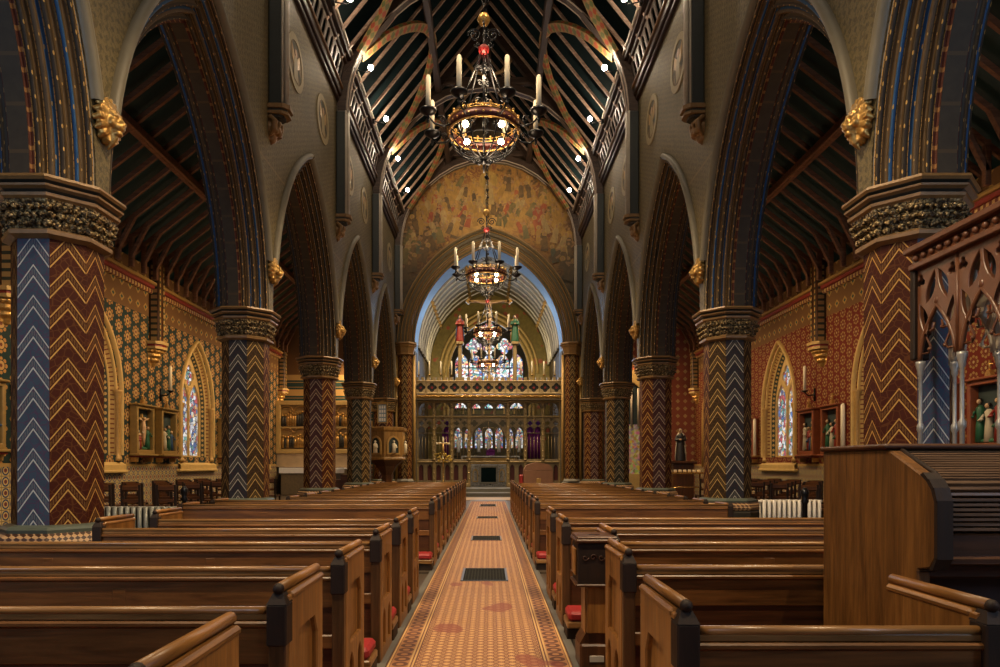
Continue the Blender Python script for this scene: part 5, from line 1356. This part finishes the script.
MB().cbox(-.015,2.02,.28,.83,1.365,1.388,.008).build('top_board', [W['brnx']], t)
# tambour slats on the curve
cur = [(.27,1.375)]; 
for i in range(17): cur.append((.27-.21*(i+1)/17, 1.375-.165*(i+1)/17*1.0))
cur = []
p0, p1, p2, p3 = Vector((.30,1.35)), Vector((.07,1.235)), Vector((.035,1.17)), Vector((.03,1.05))
def curv(t_):
    # straight slope, round shoulder, vertical
    if t_ < .55: return p0.lerp(p1, t_/.55)
    if t_ < .70:
        q = (t_-.55)/.15; return p1.lerp(Vector((.035,1.20)), q).lerp(Vector((.035,1.20)).lerp(p2, q), q)
    return p2.lerp(p3, (t_-.7)/.3)
N = 22
for i in range(N):
    c0 = curv(i/N); c1 = curv((i+.86)/N); m = MB(); dd = (c1-c0); nn = Vector((dd.y, -dd.x)).normalized()*-1
    if nn.x > 0: nn = -nn
    m.prism([tuple(c0), tuple(c0+nn*.012+dd*.2), tuple(c0+nn*.012+dd*.8), tuple(c1), tuple(c1-nn*.01), tuple(c0-nn*.01)], 'x', .05, 1.95); m.build('tambour_slat', [W['slat']], t)
MB().cbox(.05,1.95,.03,.07,.95,1.045,.008).cbox(.05,1.95,.0,.06,.93,.96,.006).build('lock_rail', [W['brnx']], t)
MB().box(.05,1.95,.30,.33,.05,.95).build('knee_panel', [M['console_red']] if 'console_red' in M else [plain('dark_red_brown_knee', (.030,.006,.004), .6)], t)
MB().cbox(.05,1.95,.12,.78,.86,.92,.01).build('keyboard_shelf', [W['brnx']], t)
MB().box(.05,1.95,.79,.815,.0,1.36).build('rear_panel', [W['console']], t)
# near corner piece of the next seat seen past the console
t = thing('organ_bench', 'oak bench end in the corner in front of the organ console', 'bench', (1.75, 1.95, 0))
MB().cbox(0,1.2,0,.34,.56,.61,.01).build('seat', [W['oakx']], t)
for x in (.05,1.1):
    MB().cbox(x,x+.05,.02,.32,0,.56,.01).build('leg', [W['oakz']], t)
# ------------------------------------------------------------------ hanging coronas
def corona(y, lab, first=None):
    t = thing('chandelier', lab, 'chandelier', (0.0, y, 5.0), group='iron candle chandeliers down the nave')
    R = .375; c8 = [(math.cos(2*PI*(k+.5)/8), math.sin(2*PI*(k+.5)/8)) for k in range(8)]
    m = MB(); m.lathe([(R,-.09),(R+.012,-.09),(R+.012,.0),(R,.0),(R-.004,-.045)], n=48, cap=False); m.build('crown_band', [plain('crown_dark_red', (.07,.012,.010), .4, .3)] if y < 10 else [bpy.data.materials['crown_dark_red']], t)
    m = MB()
    for z in (-.10, .005): m.tube([(R*1.02*math.cos(a*PI/20), R*1.02*math.sin(a*PI/20), z) for a in range(40)], .010, 6, closed=True)
    for k in range(32):
        a = 2*PI*k/32; x, yy = (R+.005)*math.cos(a), (R+.005)*math.sin(a)
        if k % 2: m.tube([(x,yy,.0),(x,yy,.055)], .009, 5).ball((x,yy,.06), .015, 6)
        else: m.tube([(x,yy,.0),(x,yy,.03)], .007, 5)
        m.ball((x*1.02,yy*1.02,-.047), .013, 6)
    m.tube([(R*math.cos(a*PI/20), R*math.sin(a*PI/20), .04) for a in range(40)], .006, 5, closed=True)
    m.build('gilt_cresting', [M['gold']], t)
    # open bowl
    m = MB()
    for k in range(16):
        a = 2*PI*k/16; m.tube([(R*math.cos(f)*math.cos(a), R*math.cos(f)*math.sin(a), -.10-.27*math.sin(f)) for f in [i*PI/2/8*.97 for i in range(9)]], .008, 5)
    for f in (.45, .85): m.tube([(R*math.cos(f)*math.cos(a*PI/16), R*math.cos(f)*math.sin(a*PI/16), -.10-.27*math.sin(f)) for a in range(32)], .007, 5, closed=True)
    for k in range(8):
        a = 2*PI*(k+.5)/8; f = .25; rr = R*math.cos(f)
        pts = scroll((0,0,0), .055, 1.3, 1, 12); m.tube([(rr*math.cos(a+p[0]/rr), rr*math.sin(a+p[0]/rr), -.10-.27*math.sin(f)+p[2]) for p in pts], .006, 5)
    m.build('openwork_bowl', [M['black_iron']], t)
    m = MB()
    for k in range(4):
        a = PI/2*k
        pts = [(x*math.cos(a), x*math.sin(a), z) for x, _, z in scroll((.06,0,-.40), .055, 1.3, 1, 14)]; m.tube(pts, .009, 5)
    m.ball((0,0,-.40), .035, 8); m.tube([(0,0,-.40),(0,0,-.52)], [.018,.006], 6); m.build('bottom_scrolls', [M['black_iron']], t)
    # stays and hub
    m = MB()
    for k in range(4):
        a = PI/4 + PI/2*k; m.tube([(R*math.cos(a), R*math.sin(a), 0), (.03*math.cos(a), .03*math.sin(a), .80)], .009, 6)
    m.tube([(0,0,-.38),(0,0,1.12)], .014, 8)
    for z in (.25,.45,.62):
        for k in range(4):
            a = PI/2*k+.3; pts = [(x*math.cos(a), x*math.sin(a), zz+z) for x, _, zz in scroll((.06*(1.2-z),0,0), .045*(1.3-z), 1.4, 1, 12)]; m.tube(pts, .007, 4)
    m.build('stays', [M['black_iron']], t)
    MB().lathe([(.02,.78),(.055,.80),(.06,.84),(.03,.87)], n=12).build('red_boss', [M['red_pad']], t)
    m = MB()
    for k in range(4):
        a = PI/2*k; pts = [(x*math.cos(a), x*math.sin(a), z) for x, _, z in scroll((.10,0,.98), .075, 1.7, 1, 20)]; m.tube(pts, .010, 5)
        pts = [(x*math.cos(a), x*math.sin(a), z) for x, _, z in scroll((.07,0,.88), .035, 1.3, -1, 12)]; m.tube(pts, .008, 5)
    m.build('crown_scrolls', [M['black_iron']], t)
    MB().lathe([(.02,1.08),(.05,1.10),(.075,1.15),(.05,1.20),(.02,1.22)], n=14).build('gilt_boss', [M['gold']], t)
    top = 14.7 - 5.0
    m = MB(); z = 1.22; i = 0
    while z < top and z < (6.5 if y < 10 else top):
        if i % 7 == 6: m.lathe([(.01,z),(.035,z+.03),(.045,z+.06),(.01,z+.10)], n=8); z += .11
        else:
            ax = i % 2; m.tube([((.022*math.cos(a) if ax else 0), (0 if ax else .022*math.cos(a)), z+.05+.055*math.sin(a)) for a in [j*PI/4 for j in range(8)]], .007, 4, closed=True); z += .095
        i += 1
    m.tube([(0,0,1.2),(0,0,z)], .005, 4); m.build('chain', [M['black_iron']], t)
    for k in range(8):
        cx, cy = c8[k][0]*.63, c8[k][1]*.63; ux, uy = c8[k]
        a = MB(); a.tube([(ux*R, uy*R, -.06), (ux*.46, uy*.46, -.10), (ux*.56, uy*.56, -.09), (ux*.63, uy*.63, -.03), (ux*.63, uy*.63, .03)], .011, 6)
        s0 = scroll((0,0,0), .045, 1.3, 1, 12); a.tube([(ux*(.48+p[0]), uy*(.48+p[0]), -.03+p[2]) for p in s0], .007, 5)
        a.lathe([(.015,-.02),(.05,-.005),(.085,.02),(.092,.04),(.08,.035),(.03,.02)], c=(cx,cy,.0), n=16); a.tube([(cx,cy,-.05),(cx,cy,-.10)], [.02,.008], 6)
        arm = a.build('candle_arm', [M['black_iron']], t)
        MB().lathe([(.027,.02),(.026,.38),(.018,.40),(.005,.41)], c=(cx,cy,0), n=10).build('candle', [M['wax']], arm)
    for k in range(4):
        a = PI*2*(k+.5)/4; x, yy = .27*math.cos(a), .27*math.sin(a)
        b = MB(); b.lathe([(.02,-.06),(.028,-.03),(.02,.0)], c=(x,yy,-.03), n=8); h = b.build('lamp_holder', [M['black_iron']], t)
        MB().ball((x,yy,-.085), .034, 12).build('bulb', [M['bulb']], h)
    l = bpy.data.lights.new('chandelier_light', 'POINT'); l.energy = CORONA; l.color = (1,.74,.46); l.shadow_soft_size = .12
    for dz in (-.62, .55):
        lo = bpy.data.objects.new('chandelier_light', l); COL.objects.link(lo); lo.location = (0, y, 5.0+dz)
CORONA = 26
M['steel_dark'] = plain('dark_steel', (.10,.095,.09), .25, .8, var=.3, scale=12)
for i in range(4):
    corona(Y(i), ['largest looking iron chandelier with candles and glowing bulbs, hanging in front of the roof','second iron chandelier with candles, hanging before the chancel arch','third iron chandelier with candles, hanging in front of the crucifix','smallest looking iron chandelier with candles, hanging low before the east window'][i])

# ------------------------------------------------------------------ openwork screen at the console-side first arch
t = thing('tracery_screen', 'tall openwork wooden screen with ogee arches on slender shafts beside the console', 'screen', (0,0,0))
SX = 4.36; yb = 6.62
M['screen_brown'] = plain('screen_red_brown', (.12,.045,.02), .35, var=.4, scale=12)
def ogee(c, z0, a, h, n=8):
    pts = []
    for i in range(n+1):
        q = i/n; x = a*(1 - (q**1.6)); z = h*(math.sin(q*PI/2)**1.0*.72 + .28*q**3); pts.append((c-x, z0+z))
    return pts + [(2*c-x, z) for x, z in pts[::-1]][1:]
bays = [yb - .58*i for i in range(6)]
def leaf(cy, cz, L_, w_, ang, n=8):
    """pointed mouchette"""
    pts = []
    for q in range(n+1): t_ = q/n; pts.append((L_*(t_-.5), w_*math.sin(PI*t_)**.8*(1-.35*t_)))
    for q in range(n-1, 0, -1): t_ = q/n; pts.append((L_*(t_-.5), -w_*math.sin(PI*t_)**.8*(1-.35*t_)*.6))
    return [(cy + a*math.cos(ang) - b*math.sin(ang), cz + a*math.sin(ang) + b*math.cos(ang)) for a, b in pts]
def tracery_plane(X, mat_, name, thin=1):
    for i in range(5):
        y0, y1 = bays[i+1], bays[i]; c = (y0+y1)/2; a = .255
        arch = ogee(c, 2.34, a, .50); low = [(y0, 2.30)] + [(c-a-.002, 2.30)] + arch + [(c+a+.002, 2.30), (y1, 2.30), (y1, 3.25), (y0, 3.25)]
        lp = [low]
        for q in (-1,1):
            lp.append(leaf(c+q*.190, 2.74, .32, .078, PI/2 - q*.32)[::-1]); lp.append(leaf(c+q*.085, 3.03, .32, .080, PI/2 + q*.40)[::-1]); lp.append(foil(c+q*.222, 3.12, .062, 3, 18)[::-1])
        m = MB(); m.shape(lp, 'x', X-.022, X+.022, bevel=.006)
        m.tube([(X-.01, u, z) for u, z in arch], .022, 6)
        for q in (-1,1):
            cusp = [(X, c+q*a*.93, 2.40), (X, c+q*.13, 2.40), (X, c+q*.105, 2.46), (X, c+q*.17, 2.56), (X, c+q*.14, 2.62), (X, c+q*.07, 2.60), (X, c+q*.05, 2.68)]; m.tube(cusp, .012, 5); m.ball((X-.01, c+q*.11, 2.43), .022, 6); m.ball((X-.01, c+q*.065, 2.615), .018, 6)
        m.tube([(X-.02, y1, 2.3),(X-.02, y1, 3.24)], .020, 6); m.lathe([(.01,2.83),(.04,2.86),(.035,2.9),(.01,2.94)], c=(X,c,0), n=8)
        m.build(name, [mat_], t)
tracery_plane(SX, M['screen_brown'], 'tracery')
tracery_plane(SX+.34, M['pale_edge'], 'rear_tracery')
for X in (SX, SX+.34):
    for i in range(6):
        m = MB(); y0 = bays[i]; m.lathe([(.05,0),(.05,.1),(.022,.14),(.020,1.62),(.034,1.65),(.034,1.69),(.018,1.72),(.018,2.18),(.030,2.21),(.03,2.24),(.045,2.30),(.045,2.33)], c=(X,y0-.03,0), n=10); m.build('slender_shaft', [M['steel']], t)
m = MB(); m.cbox(SX-.09, SX+.12, 3.6, yb+.03, 3.24, 3.30, .01).cbox(SX-.05, SX+.10, 3.6, yb+.03, 3.30, 3.40, .01).cbox(SX-.13, SX+.15, 3.6, yb+.06, 3.40, 3.47, .015)
for i in range(26): m.ball((SX-.065, yb-.06-.115*i, 3.35), (.03,.035,.035), 6)
m.build('cornice_rail', [M['screen_brown'], M['red_paint']], t)
m = MB(); m.cbox(SX+.28, SX+.42, 3.6, yb+.03, 3.24, 3.42, .01); m.build('rear_rail', [M['screen_brown']], t)
m = MB(); m.cbox(SX-.06, SX+.10, yb-.02, yb+.05, 2.35, 3.30, .01); m.build('end_board', [W['dark']], t)
m = MB(); m.cbox(SX-.06, SX+.06, 3.6, yb, .0, 1.0, .01).cbox(SX+.30, SX+.38, 3.6, yb, .0, 1.0, .01); m.build('dado', [M['screen_brown']], t)

# ------------------------------------------------------------------ pulpit
t = thing('pulpit', 'carved oak pulpit with figures in arched niches beside the last column', 'pulpit', (-4.12, 26.9, 0))
n6 = 6; R = .80
m = MB(); m.lathe([(R*.45,0),(R*.45,.3),(R*.30,.4),(R*.28,.9),(R*.55,1.25),(R*.95,1.5)], n=6, sm=False, ph=-PI/2); m.build('stem', [W['brnz']], t)
m = MB(); m.lathe([(R*1.0,1.5),(R*1.03,1.56),(R*.97,1.62),(R*.97,2.62),(R*1.06,2.70),(R*1.08,2.80),(R*1.0,2.82)], n=6, sm=False, ph=-PI/2); m.build('body', [W['gilt']], t)
for f in range(6):
    a = -PI/2 + PI/6 + f*PI/3; ap = R*.97*math.cos(PI/6)
    Mx = Matrix.Rotation(a + PI/2, 4, 'Z') @ Matrix.Translation((0,-ap,0))
    m = MB(); m.M = Mx; m.shape([lancet(0,1.72,2.15,.27,.32,6), lancet(0,1.78,2.14,.21,.26,6)[::-1]], 'y', -.05, .0); p = m.build('niche', [M['gold_dull']], t)
    m = MB(); m.M = Mx; m.shape([lancet(0,1.78,2.14,.21,.26,6)], 'y', -.012, -.002); m.build('niche_ground', [M['night']], t)
    m = MB(); m.M = Mx; m.lathe([(.09,1.78),(.08,2.0),(.09,2.12),(.04,2.18)], c=(0,-.06,0), n=8); m.ball((0,-.07,2.23), .05, 8); m.tube([(.07,-.06,2.12),(.13,-.08,2.0),(.04,-.13,1.98)], .025, 6); m.build('niche_figure', [M['wax']], t)
m = MB()
for i in range(7): m.cbox(-1.15-.26*i, -.85-.26*i, .15, .85, 0, 1.5-.2*i, .01)
m.build('steps', [W['brnx']], t)
t = thing('hymn_board', 'small framed hymn number board hanging beside the last column', 'board', (-4.60, 28.72, 3.12), rz=0)
m = MB(); m.shape([[(-.22,0),(.22,0),(.22,.86),(-.22,.86)],[(-.17,.05),(.17,.05),(.17,.81),(-.17,.81)][::-1]], 'y', -.05, 0); m.prism([(-.24,.86),(.24,.86),(0,.98)], 'y', -.05, 0); m.build('frame', [M['gold_frame']], t)
MB().box(-.18,.18,-.02,-.01,.04,.82).build('panel', [M['reveal_board_blue']], t)
m = MB()
for r_ in range(4):
    z0 = .09 + r_*.18
    for q, d in enumerate(((1,7,3),(2,4,8),(5,1,6),(3,0,9))[r_]):
        m.box(-.14+.10*q, -.07+.10*q, -.024, -.021, z0, z0+.13)
m.build('number_cards', [M['cloth_white']], t)
# small choir desk ends by the chancel steps
# ------------------------------------------------------------------ light
def area(name, loc, rot, size, e, col, sy=None):
    l = bpy.data.lights.new(name, 'AREA'); l.energy = e; l.color = col; l.size = size
    if sy: l.shape = 'RECTANGLE'; l.size_y = sy
    o = bpy.data.objects.new(name, l); COL.objects.link(o); o.location = loc; o.rotation_euler = rot; return o
def spot(name, loc, tgt, e, col, ang=70, blend=.6, r=.15):
    l = bpy.data.lights.new(name, 'SPOT'); l.energy = e; l.color = col; l.spot_size = math.radians(ang); l.spot_blend = blend; l.shadow_soft_size = r
    o = bpy.data.objects.new(name, l); COL.objects.link(o); o.location = loc
    o.rotation_euler = (Vector(tgt)-Vector(loc)).to_track_quat('-Z','Y').to_euler(); return o
WARM = (1,.68,.36); COOL = (.60,.76,1)
w = bpy.data.worlds.new('world'); sc.world = w; w.use_nodes = True; w.node_tree.nodes['Background'].inputs[0].default_value = (.72,.80,1,1); w.node_tree.nodes['Background'].inputs[1].default_value = .03
area('west_window_light', (0,-3.5,8.5), (math.radians(82),0,0), 5, 30, COOL, 6)
for s in (-1,1): area('aisle_west_window_light', (s*7.0,-2.0,4.0), (math.radians(88),0,math.radians(s*14)), 2, 110, COOL, 3.5)
for s in (-1,1):
    for k in range(0,5):
        spot('aisle_spotlight', (s*5.45, Y(k), 5.6), (s*9.2, Y(k)+.2, 3.0), 330 if s < 0 else 230, WARM, 120, .8)
        yy = win_c(k) if k < 4 else 28.2
        spot('aisle_spotlight', (s*5.6, yy, 6.3), (s*8.6, yy, 1.0), 190 if s < 0 else 150, WARM, 120, .8)
        spot('aisle_uplight', (s*6.2, Y(k)+1.2, 4.2), (s*7.2, Y(k)+1.4, 9.0), 26, (1,.66,.42), 140, .8)
for s in (-1,1):
    for k in range(0,5):
        spot('nave_spotlight', (s*3.3, Y(k)-1.4 if k else 4.0, 11.9), (-s*2.2, Y(k)+1.0, .5), 1850, (1,.75,.45), 60, .7, .08)
    spot('nave_spotlight', (s*3.3, 1.5, 9.5), (-s*1.2, 3.5, .5), 1250, (1,.77,.48), 75, .7, .08)
for s in (-1,1):
    spot('column_fill_light', (-s*3.3, 3.2, 10.2), (s*4.5, 7.2, 2.8), 750, (1,.76,.47), 36, .8, .08)  # unseen spot added to brighten the first columns
    spot('column_fill_light', (-s*3.3, 8.2, 10.6), (s*4.5, 12.7, 2.8), 500, (1,.76,.47), 36, .8, .08)  # unseen spot added to brighten the second columns
    spot('mural_spotlight', (s*2.6, 24.3, 12.6), (-s*.6, 29.7, 13.0), 290, (1,.80,.52), 70, .7)
    spot('chancel_fill_light', (s*3.0, 32.2, 6.5), (-s*3.4, 38.0, 10.5), 300, (1,.84,.6), 130, .8)  # unseen spot added to brighten vault ribs and coves
    spot('chancel_fill_light', (s*2.2, 37.0, 7.0), (s*3.2, 40.6, 8.6), 120, (1,.80,.42), 130, .8)  # unseen spot added for the gold-lit patch on the sanctuary wall
    spot('chancel_fill_light', (s*2.8, 35.0, 7.5), (-s*.5, 39.0, 1.5), 90, (1,.82,.6), 80, .8)
    spot('screen_spotlight', (s*2.6, 25.0, 9.0), (s*1.2, 30.6, 3.4), 330, (1,.78,.48), 60, .7)
    area('chancel_window_light', (s*2.0, 33.4, 8.2), (math.radians(-78),0,math.radians(-s*22)), 1.6, 42, (.42,.66,1), 2)
area('east_window_light', (0, 46.6, 8.5), (math.radians(-95),0,0), 4, 160, (.7,.82,1), 5)
sc.view_settings.view_transform = 'Standard'; sc.view_settings.look = 'None'; sc.view_settings.gamma = 1; sc.view_settings.exposure = 0.6
try: sc.view_settings.use_curve_mapping = False
except Exception: pass
